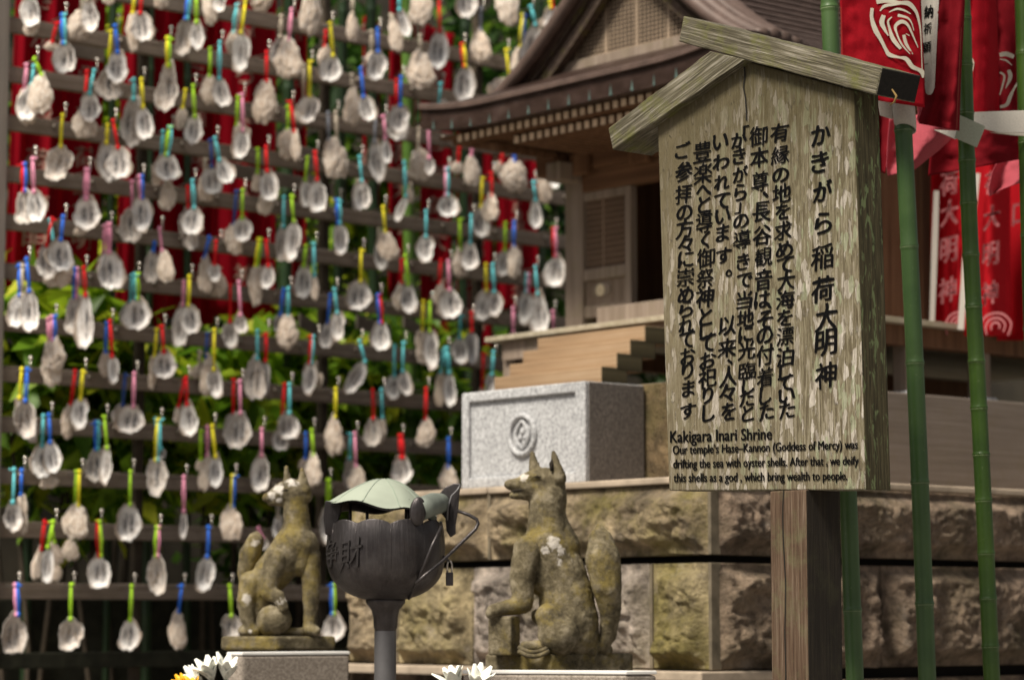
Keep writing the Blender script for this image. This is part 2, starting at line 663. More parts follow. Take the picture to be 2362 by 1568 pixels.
M['shrine_wood'] = wood('brown_shrine_wood', (.07, .032, .015), (.16, .08, .04), (.25, .14, .075), 'z', .5, 0, bump=.2)
M['shrine_wood_h'] = wood('brown_shrine_beam', (.07, .032, .015), (.15, .075, .038), (.24, .13, .07), 'x', .5, 0, bump=.2)
M['grey_wood'] = wood('weathered_shrine_wood', (.14, .105, .08), (.27, .21, .165), (.38, .31, .26), 'z', .6, .15)
M['step_wood'] = wood('tan_step_wood', (.20, .125, .07), (.36, .245, .145), (.47, .35, .235), 'x', .5, 0, bump=.2)
M['step_end'] = wood('mossy_step_end', (.03, .025, .014), (.075, .062, .03), (.13, .11, .06), 'y', .7)
M['floor_wood'] = wood('pale_porch_edge', (.24, .2, .14), (.42, .37, .28), (.55, .5, .4), 'x', .5, .2)
M['rafter_end'] = plain('pale_rafter_end', (.62, .47, .33), .8, 0, .2, 30)
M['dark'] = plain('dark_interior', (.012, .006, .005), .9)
M['door_panel'] = wood('door_panel_wood', (.12, .085, .06), (.22, .165, .125), (.3, .235, .19), 'z', .6)
M['lattice'] = plain('lattice_strip', (.22, .15, .105), .8, 0, .2)
M['lattice_pale'] = plain('pale_lattice_strip', (.30, .225, .16), .8, 0, .2)
M['crest_cream'] = plain('cream_crest', (.62, .52, .36), .5, 0, .15, 30)
M['copper'] = None
t = NT('brown_copper_sheet', .6, .15, .15)
n1 = t.noise(t.co((4, 4, 9)), 3, 6, .6)
n2 = t.noise(t.co(), 20, 5, .6)
c = t.ramp(n1, [(.3, (.022, .013, .010)), (.55, (.042, .026, .021)), (.75, (.078, .053, .045))])
c = t.mix(t.math('MULTIPLY', t.step(n2, .5, .75), .5), c, (.05, .03, .028))
t.color(c)
t.rough(n2, .3, .55)
M['copper'] = t.m
M['copper_rib'] = plain('copper_seam', (.16, .115, .10), .45, .3, .3, 14)
M['copper_edge'] = plain('purplish_copper_edge', (.10, .068, .057), .5, .1, .3, 20)
M['verdigris'] = plain('verdigris_drip', (.075, .115, .105), .8, 0, .3, 60)
M['moss_wood'] = wood('mossy_bargeboard', (.04, .028, .02), (.09, .06, .045), (.15, .11, .085), 'x', .6, .8, (.14, .13, .02))
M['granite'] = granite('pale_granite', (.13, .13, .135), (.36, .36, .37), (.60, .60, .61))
M['granite_shaded'] = granite('granite_side_shaded', (.05, .045, .042), (.12, .105, .095), (.19, .165, .15))  # darker copy of the granite, shade painted on the right face
M['granite_ped'] = granite('brown_granite', (.11, .09, .07), (.24, .20, .165), (.38, .33, .28), 1.2)
M['white_edge'] = plain('white_stone_rim', (.72, .70, .67), .6, 0, .1)
M['podium'] = wood('grey_podium_stone', (.13, .105, .085), (.19, .155, .13), (.24, .2, .175), 'x', .7, .2, (.14, .11, .05), .25)
M['podium_front'] = rough_stone('mossy_podium_front', (.2, .14, .075), (.13, .12, .03), .6)
M['cap_stone'] = plain('pale_coping_stone', (.36, .29, .22), .85, 0, .3, 14, .3)
M['stones'] = [rough_stone('rough_stone_tan', (.40, .31, .20), (.27, .23, .04), .75),
               rough_stone('rough_stone_grey', (.40, .335, .285), (.25, .21, .08), .35),
               rough_stone('rough_stone_moss', (.36, .29, .17), (.27, .225, .045), .65),
               rough_stone('rough_stone_brown', (.30, .22, .16), (.14, .12, .045), .3)]
M['mortar'] = plain('pale_chisel_margin', (.14, .115, .08), .9, 0, .4, 20, .3)
M['gap'] = plain('dark_joint', (.012, .01, .008), .95)
M['fox'] = fox_stone('mossy_statue_stone', [])
M['fox_dark'] = plain('recess_shade', (.02, .015, .01), .95)  # near-black painted as the shade inside carved recesses
t = NT('dark_bronze', .42, .75, .5)
n1 = t.noise(t.co((60, 60, 4)), 2.5, 5, .6)
n2 = t.noise(t.co(), 18, 6, .65)
c = t.ramp(n2, [(.3, (.035, .03, .031)), (.6, (.075, .067, .068)), (.8, (.12, .11, .11))])
c = t.mix(t.math('MULTIPLY', t.step(n1, .48, .66), .35), c, (.10, .09, .088))
ru = t.noise(t.co(loc=(4, 4, 4)), 9, 6, .7)
c = t.mix(t.math('MULTIPLY', t.step(ru, .55, .7), .4), c, (.075, .05, .038))
t.color(c)
t.bump(n1, .4, .004)
M['bronze'] = t.m
M['bronze_pole'] = plain('grey_bronze_pole', (.16, .155, .16), .45, .6, .2, 10)
M['patina'] = plain('pale_green_patina', (.27, .30, .245), .75, 0, .14, 9, .1)
M['patina_dark'] = plain('grey_green_patina', (.17, .19, .165), .6, .2, .3, 14, .2)
M['flag'] = cloth('red_banner_cloth', (.42, .008, .018), .3)
M['flag_dark'] = cloth('crimson_banner_cloth', (.20, .006, .012), .25)
M['flag_pink'] = cloth('backlit_pink_hem', (.55, .11, .14), .35)  # pink paints daylight glowing through the red cloth
M['flag_white'] = cloth('white_cotton', (.62, .58, .52), .15)
M['flag_green'] = cloth('greenish_cotton', (.40, .42, .33), .15)
M['flag_print'] = plain('cream_print', (.58, .53, .43), .85, 0, .12, 40)
M['flag_print_dim'] = plain('faded_print', (.36, .20, .16), .85, 0, .2, 20)
M['flag_print_pink'] = plain('pale_pink_print', (.46, .15, .16), .85, 0, .15, 20)
M['flag_thread'] = plain('hem_thread', (.26, .05, .03), .9)
M['bam1'] = bamboo_material('bluish_green_bamboo', (.03, .070, .020), (.060, .112, .034))
M['bam2'] = bamboo_material('fresh_green_bamboo', (.022, .055, .007), (.05, .10, .011))
M['bam3'] = bamboo_material('young_green_bamboo', (.07, .155, .022), (.14, .26, .05))
M['bam_dark'] = bamboo_material('dark_bamboo', (.012, .03, .012), (.03, .06, .022))
M['shells'] = {k: [shell_material(k, s) for s in (1.3, 4.1, 8.7)] for k in ('pearl', 'grey', 'rough')}
CORDS = {'p': ('pink', (.82, .33, .48)), 'y': ('yellow', (.82, .72, .03)), 'b': ('blue', (.03, .16, .70)), 'c': ('turquoise', (.14, .56, .62)),
         'r': ('red', (.72, .01, .015)), 'g': ('lime', (.38, .66, .03)), 'w': ('beige', (.52, .45, .36)), 'n': ('navy', (.04, .09, .32)), 'k': ('grey', (.30, .32, .37))}
M['cord'] = {k: plain(v[0] + '_cord', v[1], .75, 0, .2, 60) for k, v in CORDS.items()}
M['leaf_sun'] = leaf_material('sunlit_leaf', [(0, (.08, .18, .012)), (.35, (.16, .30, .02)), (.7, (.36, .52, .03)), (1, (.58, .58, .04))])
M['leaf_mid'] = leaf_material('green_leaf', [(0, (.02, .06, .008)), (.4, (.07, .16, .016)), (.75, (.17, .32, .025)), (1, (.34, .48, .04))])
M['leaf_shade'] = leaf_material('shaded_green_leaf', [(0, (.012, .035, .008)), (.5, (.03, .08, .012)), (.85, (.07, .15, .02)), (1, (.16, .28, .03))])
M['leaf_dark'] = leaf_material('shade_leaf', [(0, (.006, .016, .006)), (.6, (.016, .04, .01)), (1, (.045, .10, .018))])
M['soil'] = plain('dark_soil', (.03, .024, .016), .95, 0, .4, 5, .5)
M['bark'] = plain('dark_bark', (.05, .038, .026), .95, 0, .4, 12, .6)
M['gravel'] = plain('grey_gravel', (.22, .2, .18), .95, 0, .35, 60, .8)
M['petal'] = plain('white_petal', (.82, .82, .74), .5, 0, .06)
M['petal_y'] = plain('orange_yellow_petal', (.85, .42, .02), .5, 0, .15)
M['stem'] = plain('flower_stem', (.05, .14, .03), .6)
M['kerb'] = plain('black_mossy_stone', (.02, .02, .012), .95, 0, .5, 20, .5)
M['vase'] = plain('grey_vase', (.2, .2, .2), .5)
M['twig'] = plain('dry_twig', (.16, .10, .03), .8)
M['strip'] = plain('grey_wooden_slat', (.24, .2, .17), .9, 0, .25, 12)

# ------------------------------------------------------------------ text
_glyph = {}


def glyph(ch, bold=.012):
    key = (ch, bold)
    if key not in _glyph:
        cu = bpy.data.curves.new('glyph', 'FONT')
        cu.body = ch
        cu.size = 1
        cu.resolution_u = 3
        cu.offset = bold
        cu.fill_mode = 'FRONT'
        o = bpy.data.objects.new('glyph', cu)
        col.objects.link(o)
        dg = bpy.context.evaluated_depsgraph_get()
        me = o.evaluated_get(dg).to_mesh()
        vs = [(q.co.x, q.co.y) for q in me.vertices]
        fs = [tuple(p.vertices) for p in me.polygons]
        bpy.data.objects.remove(o)
        bpy.data.curves.remove(cu)
        _glyph[key] = (vs, fs)
    return _glyph[key]


def put_glyph(mb, ch, fn, bold=0.0, brush=0.0, mi=0, fit=True, heavy=.0):
    """fn maps (-.5..+.5, -.5..+.5) of the glyph's own box to the surface"""
    vs, fs = glyph(ch, bold)
    if not vs:
        return
    if fit:
        x0, x1 = min(q[0] for q in vs), max(q[0] for q in vs)
        y0, y1 = min(q[1] for q in vs), max(q[1] for q in vs)
        s = max(x1 - x0, y1 - y0, .55)
        cx, cy = (x0 + x1) / 2, (y0 + y1) / 2
    else:
        s, cx, cy = 1, 0, 0
    out = []
    sd = random.random() * 50
    for x, y in vs:
        x, y = (x - cx) / s, (y - cy) / s
        if brush:
            nx = noise.noise(Vector((x * 3.3, y * 3.3, sd)))
            ny = noise.noise(Vector((x * 3.3, y * 3.3, sd + 9)))
            fx = noise.noise(Vector((x * 9, y * 9, sd + 4)))
            x, y = x + brush * (nx + .4 * fx) + .05 * y, y + .17 * x - .10 * x * x + brush * (ny + .4 * fx)
        out.append((x, y))
    for dx, dy in ((0, 0), (heavy, heavy * .45), (-heavy, -heavy * .45), (heavy * .5, -heavy * .25), (-heavy * .5, heavy * .25)) if heavy else ((0, 0),):
        mb.add([fn(x + dx, y + dy) for x, y in out], fs, mi)


def ribbon(mb, pts, fn, mi=0):
    """flat brush stroke through (x, y, width) points; fn maps x, y to the surface"""
    dense = []
    n = len(pts)
    for i in range(n - 1):
        p0, p1, p2, p3 = pts[max(i - 1, 0)], pts[i], pts[i + 1], pts[min(i + 2, n - 1)]
        for k in range(5):
            u = k / 5
            dense.append([.5 * (2 * b + (c2 - a) * u + (2 * a - 5 * b + 4 * c2 - d) * u * u + (3 * b - a - 3 * c2 + d) * u ** 3)
                          for a, b, c2, d in zip(p0, p1, p2, p3)])
    dense.append(list(pts[-1]))
    vs, fs = [], []
    for i, (x, y, wd) in enumerate(dense):
        a, b = dense[max(i - 1, 0)], dense[min(i + 1, len(dense) - 1)]
        dx, dy = b[0] - a[0], b[1] - a[1]
        L = math.hypot(dx, dy) or 1
        nx, ny = -dy / L, dx / L
        wd = max(wd, 3) / 2
        vs += [fn(x + nx * wd, y + ny * wd), fn(x - nx * wd, y - ny * wd)]
    fs = [(2 * i, 2 * i + 1, 2 * i + 3, 2 * i + 2) for i in range(len(dense) - 1)]
    mb.add(vs, fs, mi)


def remeshed(mb, voxel, smooth=6, name='body'):
    o = mb.build(name, M['fox'])
    md = o.modifiers.new('r', 'REMESH')
    md.mode = 'VOXEL'
    md.voxel_size = voxel
    md2 = o.modifiers.new('s', 'SMOOTH')
    md2.factor = .5
    md2.iterations = smooth
    dg = bpy.context.evaluated_depsgraph_get()
    me = bpy.data.meshes.new_from_object(o.evaluated_get(dg))
    me.name = name
    bpy.data.objects.remove(o)
    me.polygons.foreach_set('use_smooth', [True] * len(me.polygons))
    return me


def link_mesh(name, me, mat, parent=None, loc=(0, 0, 0)):
    me.materials.clear()
    me.materials.append(mat)
    o = bpy.data.objects.new(name, me)
    o.location = loc
    col.objects.link(o)
    if parent:
        o.parent = parent
    return o


# ================================================================== ground and hillside
mb = MB()
mb.grid(lambda u, v: Vector((-200 + 400 * u, -60 + 260 * v, 0)), 40, 26)
tag(mb.build('ground', M['gravel']), kind='structure')


def hill(u, v):
    a = 3.9 + 9 * v
    b = -9 + 24 * u
    z = -.2 + 9.5 * min(1, v * 1.5) ** .8
    q = P(a, b, z)
    k = noise.noise(q * .9) * .5
    return q + Vector((k * .3, k * .3, k * .5))


tag(MB().grid(hill, 70, 34).build('hillside', M['soil'], smooth=True), kind='structure')

# ================================================================== notice board (the sharp subject)
BS = ab(at(1745, 640, 5.15))[1]
base = onB(1857, 1420, BS + .036)
sign = thing('notice_board', 'weathered roofed wooden notice board with black Japanese writing on a square post', 'notice board', (base.x, base.y, 0))
so_ = Vector(sign.location)
TH = .072
poly = [onB(x, y, BS) for x, y in ((1543, 1131), (1997, 1129), (1984, 680), (1969, 208), (1708, 138), (1516, 268), (1529, 690))]
mb = MB()
n = len(poly)
off = UB * TH
mb.add(poly, [tuple(range(n))], 0)
mb.add([q + off for q in poly], [tuple(range(n))], 0)
for i in range(n):
    j = (i + 1) % n
    mb.add([poly[i], poly[j], poly[j] + off, poly[i] + off], [(0, 1, 2, 3)], 1 if i in (1, 2) else 0)
bm_o = mb
# local coordinates of the board: x across, y through, z up, origin at the lower left corner
bo = poly[0]
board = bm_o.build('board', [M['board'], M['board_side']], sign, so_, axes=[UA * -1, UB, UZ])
me = board.data
# shift so that the object origin sits at the board's lower left corner (the dark top band follows the height)
sh = board.rotation_euler.to_matrix().inverted() @ (bo - so_ - board.location)
for q in me.vertices:
    q.co -= sh
board.location = bo - so_
bmw = bmesh.new()
bmw.from_mesh(me)
bmesh.ops.remove_doubles(bmw, verts=bmw.verts, dist=1e-5)
bmesh.ops.recalc_face_normals(bmw, faces=bmw.faces)
bmw.to_mesh(me)
bmw.free()
bv = board.modifiers.new('bevel', 'BEVEL')
bv.width = .0025
bv.segments = 2
bv.limit_method = 'ANGLE'

# roof beams
FB = BS - .022
BD = .114


def beam(px, mats, end_i=None, lo_i=0):
    pts = [onB(x, y, FB) for x, y in px]
    d = (pts[lo_i + 1] - pts[lo_i]).normalized()
    zax = UB.cross(d) * -1
    mb = MB()
    n = len(pts)
    o2 = UB * BD
    mb.add(pts, [tuple(range(n))], 0)
    mb.add([q + o2 for q in pts], [tuple(range(n))], 0)
    for i in range(n):
        j = (i + 1) % n
        mb.add([pts[i], pts[j], pts[j] + o2, pts[i] + o2], [(0, 1, 2, 3)], 1 if i == end_i else 0)
    o = mb.build('roof_beam', mats, sign, so_, axes=[d, UB, d.cross(UB)])
    b2 = bmesh.new()
    b2.from_mesh(o.data)
    bmesh.ops.remove_doubles(b2, verts=b2.verts, dist=1e-5)
    ed = [e for e in b2.edges if e.calc_length() > .25]
    bmesh.ops.subdivide_edges(b2, edges=ed, cuts=40, use_grid_fill=True)
    bmesh.ops.recalc_face_normals(b2, faces=b2.faces)
    for q in b2.verts:
        k = noise.noise(q.co * 22) * .0016 + noise.noise(q.co * 60) * .0008
        q.co.z += k
    b2.to_mesh(o.data)
    b2.free()
    bv = o.modifiers.new('bevel', 'BEVEL')
    bv.width = .002
    bv.limit_method = 'ANGLE'
    bv.angle_limit = RAD(50)
    return o


ra = beam([(1565, 96), (1576, 37), (2034, 157), (2020, 221)], [M['beam'], M['beam_end']], 2, 1)
rb = beam([(1402, 296), (1637, 118), (1719, 138), (1413, 347)], [M['beam'], M['beam']], None)

# post
pp = onB(1852, 1130, BS + .036)
pa = ab(pp)[0]
p_left = ab(onB(1777, 1140, BS - .004))
W = .098
mb = MB()
a1 = p_left[0]
for (zz0, zz1) in ((0.0, onB(1850, 1130, BS).z + .0005),):
    mb.pbox(a1 - W, a1, BS - .006, BS - .006 + W, zz0, zz1)
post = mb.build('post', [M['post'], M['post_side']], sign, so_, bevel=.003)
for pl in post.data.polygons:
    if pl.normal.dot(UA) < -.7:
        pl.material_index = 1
# long drying cracks in the post
mb = MB()
crk = []
for i in range(26):
    z = 1.745 - i * .045
    crk.append((a1 - .038 + .006 * noise.noise(Vector((i * .35, 0, 0))), z))
for i in range(25):
    wd = .0014 + .001 * abs(noise.noise(Vector((i * .6, 3, 0))))
    (x0, z0), (x1, z1) = crk[i], crk[i + 1]
    mb.add([P(x0 + wd, BS - .0068, z0), P(x0 - wd, BS - .0068, z0), P(x1 - wd, BS - .0068, z1), P(x1 + wd, BS - .0068, z1)], [(0, 1, 2, 3)])
mb.build('crack', M['gap'], post, so_)

# lettering
LB = BS - .0016


_layer = [0]


def up(x, y):
    _layer[0] += 1
    return onB(x, y, LB - .00035 * random.random())


COLS = [
    ('かきがら稲荷大明神', [(1893, 310), (1891, 373), (1897, 440), (1898, 514), (1897, 592), (1897, 667), (1905, 730), (1905, 789), (1905, 864)], 46, 56),
    ('有縁の地を求めて大海を漂泊していた', [(1798, 306), (1800, 357), (1801, 404), (1802, 445), (1805, 487), (1806, 532), (1809, 575), (1811, 610), (1813, 646), (1811, 690), (1811, 732), (1811, 774), (1811, 822), (1811, 857), (1812, 883), (1814, 911), (1815, 944)], 38, 41),
    ('御本尊、長谷観音は、その付着した', [(1749, 314), (1751, 362), (1753, 418), (1766, 449), (1757, 488), (1757, 543), (1761, 592), (1760, 644), (1758, 690), (1773, 705), (1764, 737), (1764, 773), (1764, 817), (1764, 869), (1766, 911), (1768, 947)], 38, 43),
    ('「かきがら」の導きで当地に光臨したと', [(1721, 304), (1704, 323), (1704, 359), (1708, 401), (1707, 443), (1702, 480), (1708, 510), (1712, 552), (1714, 603), (1717, 646), (1717, 691), (1719, 733), (1719, 769), (1722, 806), (1723, 854), (1725, 890), (1723, 918), (1725, 952)], 37, 40),
    ('いわれています。以来、人々を', [(1661, 326), (1663, 374), (1664, 420), (1665, 463), (1667, 498), (1667, 537), (1670, 590), (1681, 630), (1677, 750), (1677, 802), (1684, 834), (1679, 867), (1677, 905), (1681, 948)], 39, 43),
    ('豊楽へと導く御祭神としてお祀りし', [(1620, 349), (1621, 400), (1622, 439), (1624, 471), (1624, 512), (1626, 553), (1627, 595), (1627, 641), (1625, 685), (1627, 730), (1629, 762), (1631, 791), (1632, 830), (1632, 871), (1632, 911), (1634, 951)], 38, 43),
    ('ご参拝の方々に崇められております', [(1575, 346), (1577, 396), (1577, 447), (1579, 490), (1579, 527), (1581, 561), (1581, 597), (1581, 638), (1581, 679), (1583, 712), (1583, 750), (1585, 783), (1587, 820), (1585, 854), (1587, 895), (1587, 947)], 37, 40),
]
mb = MB()
DENSE = set('豊縁尊観着導漂臨御祭崇楽稲')
KANJI = set('稲荷大明神有縁地求海漂泊御本尊長谷観音付着導当光臨以来人豊楽祭祀参拝方崇')
for text, pos, cw, chh in COLS:
    for ch, (x, y) in zip(text, pos):
        k = 1.0
        if ch in '、。':
            k = .62
        elif ch in '「」':
            k = .62
        elif ch in '々ら':
            k = .88
        elif ch not in KANJI:
            k = .86
        ww, hh = 1.07 * cw * k * random.uniform(.94, 1.06), 1.05 * chh * k * random.uniform(.96, 1.06)
        x += random.uniform(-.8, .8)
        put_glyph(mb, ch, lambda u, v: up(x + u * ww, y - v * hh), 0.0, .055, heavy=.014 if ch in DENSE else (.024 if ch in KANJI else .036))
mb.build('lettering', M['ink'], board, bo)


def latin(mb, s, x0, y0, x1, y1, cap, bold):
    vs, fs = glyph(s, 0.0)
    mx0, mx1 = min(q[0] for q in vs), max(q[0] for q in vs)
    ch = .729
    out = []
    for x, y in vs:
        u = (x - mx0) / (mx1 - mx0)
        out.append((x0 + (x1 - x0) * u, y0 + (y1 - y0) * u - y / ch * cap))
    for dx, dy in ((0, 0), (bold, 0), (-bold, 0), (0, bold * .5), (0, -bold * .5)):
        mb.add([up(x + dx, y + dy) for x, y in out], fs)


for s, x0, y0, x1, y1, cap, bd in (('Kakigara Inari Shrine', 1546, 1020, 1780, 1012.5, 28, .75),
                                   ('Our temple\u2019s Hase\u2013Kannon (Goddess of Mercy) was', 1552, 1047, 1978, 1034, 21, .6),
                                   ('drifting the sea with oyster shells. After that , we deify', 1553, 1079, 1980, 1071, 21, .6),
                                   ('this shells as a god , which bring wealth to people.', 1554, 1111, 1954, 1106, 21, .6)):
    mb = MB()
    latin(mb, s, x0, y0, x1, y1, cap, bd)
    mb.build('lettering', M['ink'], board, bo)

# crack and small holes in the board
mb = MB()
ck = [(1716, 150), (1718, 175), (1715, 200), (1719, 225), (1721, 250), (1722, 278)]
ribbon(mb, [(x, y, 2.4 - i * .25) for i, (x, y) in enumerate(ck)], up)
mb.build('crack', M['gap'], board, bo)

# dry curled twig on the beam end
tw = [onB(2058, 207, FB - .01), onB(2068, 222, FB - .02), onB(2063, 236, FB - .02), onB(2052, 243, FB - .02)]
tgo = MB().tube(tw, [.0016, .0022, .002, .001], 6).build('dry_twig', M['twig'], origin=tw[0], smooth=True)
tag(tgo, 'thin curled dry tendril hanging from the charred beam end', 'twig')

# ================================================================== stone base (wall) of the shrine
wb = P(0, 0, 0)
wall = thing('stone_wall', 'mossy rough-hewn stone retaining wall with pale coping under the shrine', 'stone wall', wb)
ZC = C0.z
WL = 1.5
mb = MB()
mb.pbox(0.05, WL - .03, .05, 6, 0, ZC - .02)
mb.build('core', M['gap'], wall, wb)
# coping
for a0, a1 in ((0, .86), (.865, WL + .01)):
    MB().pbox(a0 if a0 else -.012, a1, -.012, .6, ZC - .018, ZC).build('coping', M['cap_stone'], wall, wb, bevel=.004)
for b0, b1 in ((.604, 1.9), (1.905, 3.2), (3.205, 5)):
    MB().pbox(-.012, .5, b0, b1, ZC - .018, ZC).build('coping', M['cap_stone'], wall, wb, bevel=.004)


def stone_block(face, s0, s1, z0, z1, mat, amp=.05, marg=.012):
    """quarry-faced block: flat chiselled margin, rough belly"""
    nu = max(10, int((s1 - s0) / .0055))
    nv = max(8, int((z1 - z0) / .0055))
    mb = MB()
    sd = random.random() * 100

    def f(u, v):
        s = s0 + (s1 - s0) * u
        z = z0 + (z1 - z0) * v
        if v in (0.0, 1.0):
            z += .009 * noise.noise(Vector((s * 11, sd, v * 5))) - .003 * (1 if v else -1)
        e = min(s - s0, s1 - s, z - z0, z1 - z)
        k = min(1, max(0, (e - marg) / .035))
        k = k * k * (3 - 2 * k)
        q = Vector((s * 5, z * 6.5, sd))
        nz = noise.noise(q) * .6 + .5 * noise.noise(q * 2.3) + .3 * abs(noise.noise(q * 4.7)) + .22 * noise.noise(q * 10) + .13 * noise.noise(q * 22)
        cell = noise.voronoi(q * 1.3)[0][0]
        d = amp * (.30 + .75 * nz + .55 * cell) * k
        d = max(d, -.004)
        return P(s, -d, z) if face == 'A' else P(-d, s, z)
    mb.grid(f, nu, nv)
    # sides
    mb.pbox(*((s0, s1, .001, .06) if face == 'A' else (.001, .06, s0, s1)), z0, z1)
    return mb.build('stone_block', mat, wall, wb, smooth=True)


S = M['stones']
zU0, zU1, zL0, zL1 = ZC - .199, ZC - .0195, ZC - .485, ZC - .219
for s0, s1, mi in ((0.0, .0, 0),):
    pass
for s0, s1, mi in ((.006, .86, 0), (.866, WL, 0)):
    stone_block('A', s0, s1, zU0, zU1, S[mi])
for s0, s1, mi in ((.006, .215, 2), (.220, .93, 1), (.936, 1.27, 2), (1.275, WL, 0)):
    stone_block('A', s0, s1, zL0, zL1, S[mi], .055)
for s0, s1, mi in ((.006, 2.1, 3), (2.106, 3.9, 3)):
    stone_block('B', s0, s1, zU0, zU1, S[mi], .05)
for s0, s1, mi in ((.006, .62, 3), (.626, 1.7, 3), (1.706, 3.2, 3)):
    stone_block('B', s0, s1, zL0, zL1, S[mi], .055)
for f_ in 'AB':
    for s0, s1 in ((.0, .9), (.906, WL)):
        stone_block(f_, s0, s1, zL0 - .52, zL0 - .03, S[3], .04)
# thin ledge under the lower course
MB().pbox(-.02, WL, -.06, .3, zL0 - .028, zL0 - .003).build('ledge', M['cap_stone'], wall, wb, bevel=.004)
# pale drafted edge at the corner and at joints
for sA, z0, z1 in ((0, zU0, zU1), (0, zL0, zL1), (.857, zU0, zU1), (.2135, zL0, zL1), (1.268, zL0, zL1)):
    MB().pbox(sA - .002, sA + .009, -.006, .03, z0, z1).build('chiselled_edge', M['mortar'], wall, wb, bevel=.002)

# ================================================================== granite offertory box
ZB = 1.8535
g0 = P(.775, .04, ZB)
gbox = thing('offertory_box', 'pale granite block carved with a round crest in front of the wooden steps', 'granite box', g0)
mb = MB()
A0, A1, B0, B1 = .515, 1.036, .04, .258
ZT = 2.124
mb.pbox(A0, A1, B0 + .012, B1, ZB, ZT)
body = mb.build('block', [M['granite'], M['granite_shaded']], gbox, g0, bevel=.004)
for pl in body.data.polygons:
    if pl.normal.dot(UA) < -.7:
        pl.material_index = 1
fr = MB()
fwid = .03
fr.pbox(A0 + .001, A0 + fwid + .012, B0, B0 + .0118, ZB, ZT)
fr.pbox(A1 - fwid, A1, B0, B0 + .0118, ZB, ZT)
fr.pbox(A0 + fwid + .0121, A1 - fwid - .0001, B0, B0 + .0118, ZT - .028, ZT)
fr.pbox(A0 + fwid + .0121, A1 - fwid - .0001, B0, B0 + .0118, ZB, ZB + .03)
fr.build('raised_frame', M['granite'], gbox, g0, bevel=.004)
# crest: ring and pointed leaf shape, in relief
cp = onB(1207, 1003, B0 + .012)
ca, _, cz = ab(cp)


def crest_pt(r, an, d, sx=1.0):
    return P(ca - r * math.cos(an) * sx, B0 + .012 - d, cz + r * math.sin(an))


mb = MB()
mb.tube([crest_pt(.053, 2 * math.pi * i / 40, .004) for i in range(41)], .0085, 8, cap=False)
mb.build('crest', M['granite'], gbox, g0, smooth=True)
mb = MB()
for sgn in (-1, 1):
    pts = [P(ca + sgn * .027 * math.sin(math.pi * i / 12), B0 + .008, cz + .040 - .080 * i / 12) for i in range(13)]
    mb.tube(pts, [.004 + .003 * math.sin(math.pi * i / 12) for i in range(13)], 8)
mb.ball(P(ca, B0 + .011, cz + .009), (.009, .009, .012), 10, 6)
mb.ball(P(ca - .010, B0 + .011, cz - .008), (.008, .008, .009), 10, 6)
mb.ball(P(ca + .010, B0 + .011, cz - .008), (.008, .008, .009), 10, 6)
mb.build('crest', M['granite'], gbox, g0, smooth=True)

# ================================================================== podium, steps, shrine
sb = P(1.0, 1.2, ZC)
shrine = thing('shrine', 'small wooden shrine with curved copper roof and lattice gable behind the notice board', 'shrine', sb)
ZP = 2.129
mb = MB()
mb.pbox(.253, 1.236, .265, 4.6, ZC + .001, ZP)
pod = mb.build('podium', [M['podium'], M['podium_front']], shrine, sb, axes=[UB, UA, UZ], bevel=.004)
for pl in pod.data.polygons:
    if pl.normal.x < -.7:
        pl.material_index = 1
# steps
for i, (b, z) in enumerate(((.33, 2.2), (.389, 2.242), (.441, 2.284), (.499, 2.327))):
    mb = MB()
    mb.pbox(.768, 1.238, b, b + .10, z - .052, z)
    o = mb.build('step', [M['step_wood'], M['step_end']], shrine, sb, axes=[UA * -1, UB, UZ], bevel=.003)
    for pl in o.data.polygons:
        if pl.normal.x > .7:
            pl.material_index = 1
# stringer posts under the steps
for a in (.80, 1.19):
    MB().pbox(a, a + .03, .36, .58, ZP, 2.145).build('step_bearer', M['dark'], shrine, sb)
# porch floor
FZ = 2.368
pf = MB()
pf.pbox(.395, 1.606, .6, 2.9, FZ - .016, FZ)
pf.build('porch_floor', M['floor_wood'], shrine, sb, axes=[UB, UA, UZ], bevel=.002)
for a in (.43, 1.52):
    MB().pbox(a, a + .05, .66, 2.85, FZ - .075, FZ - .017).build('floor_joist', M['shrine_wood'], shrine, sb)
MB().pbox(.45, 1.55, .625, .675, FZ - .075, FZ - .017).build('floor_joist', M['grey_wood'], shrine, sb)
for a, b in ((1.54, .64), (.46, .9), (.46, 1.24), (.46, 1.58), (.46, 1.95), (.46, .64)):
    mb = MB().pbox(a - .025, a + .025, b, b + .05, ZP + .03, FZ - .0175)
    o = mb.build('porch_post', M['grey_wood'], shrine, sb, bevel=.003)
    f = MB()
    f.pbox(a - .04, a + .04, b - .015, b + .065, ZP, ZP + .0298)
    f.build('footing', M['granite'], o, sb, bevel=.006)

# front wall (plane b = FWB)
FWB = .93


def wpt(x, y):
    return ab(onB(x, y, FWB))


aL, aR = wpt(1303, 600)[0], wpt(1343, 600)[0]
MB().pbox(aR, aL, FWB, FWB + .05, FZ, 3.05).build('pillar', M['grey_wood'], shrine, sb, bevel=.004)
aSide = .52
MB().pbox(aSide, aSide + .05, FWB, FWB + .05, FZ, 3.05).build('pillar', M['shrine_wood'], shrine, sb, bevel=.004)
# beam noses at the pillar head
q0, q1 = wpt(1312, 428), wpt(1345, 378)
MB().pbox(q1[0], q0[0], FWB - .10, FWB - .001, q0[2], q1[2]).build('beam_nose', M['grey_wood'], shrine, sb, bevel=.006)
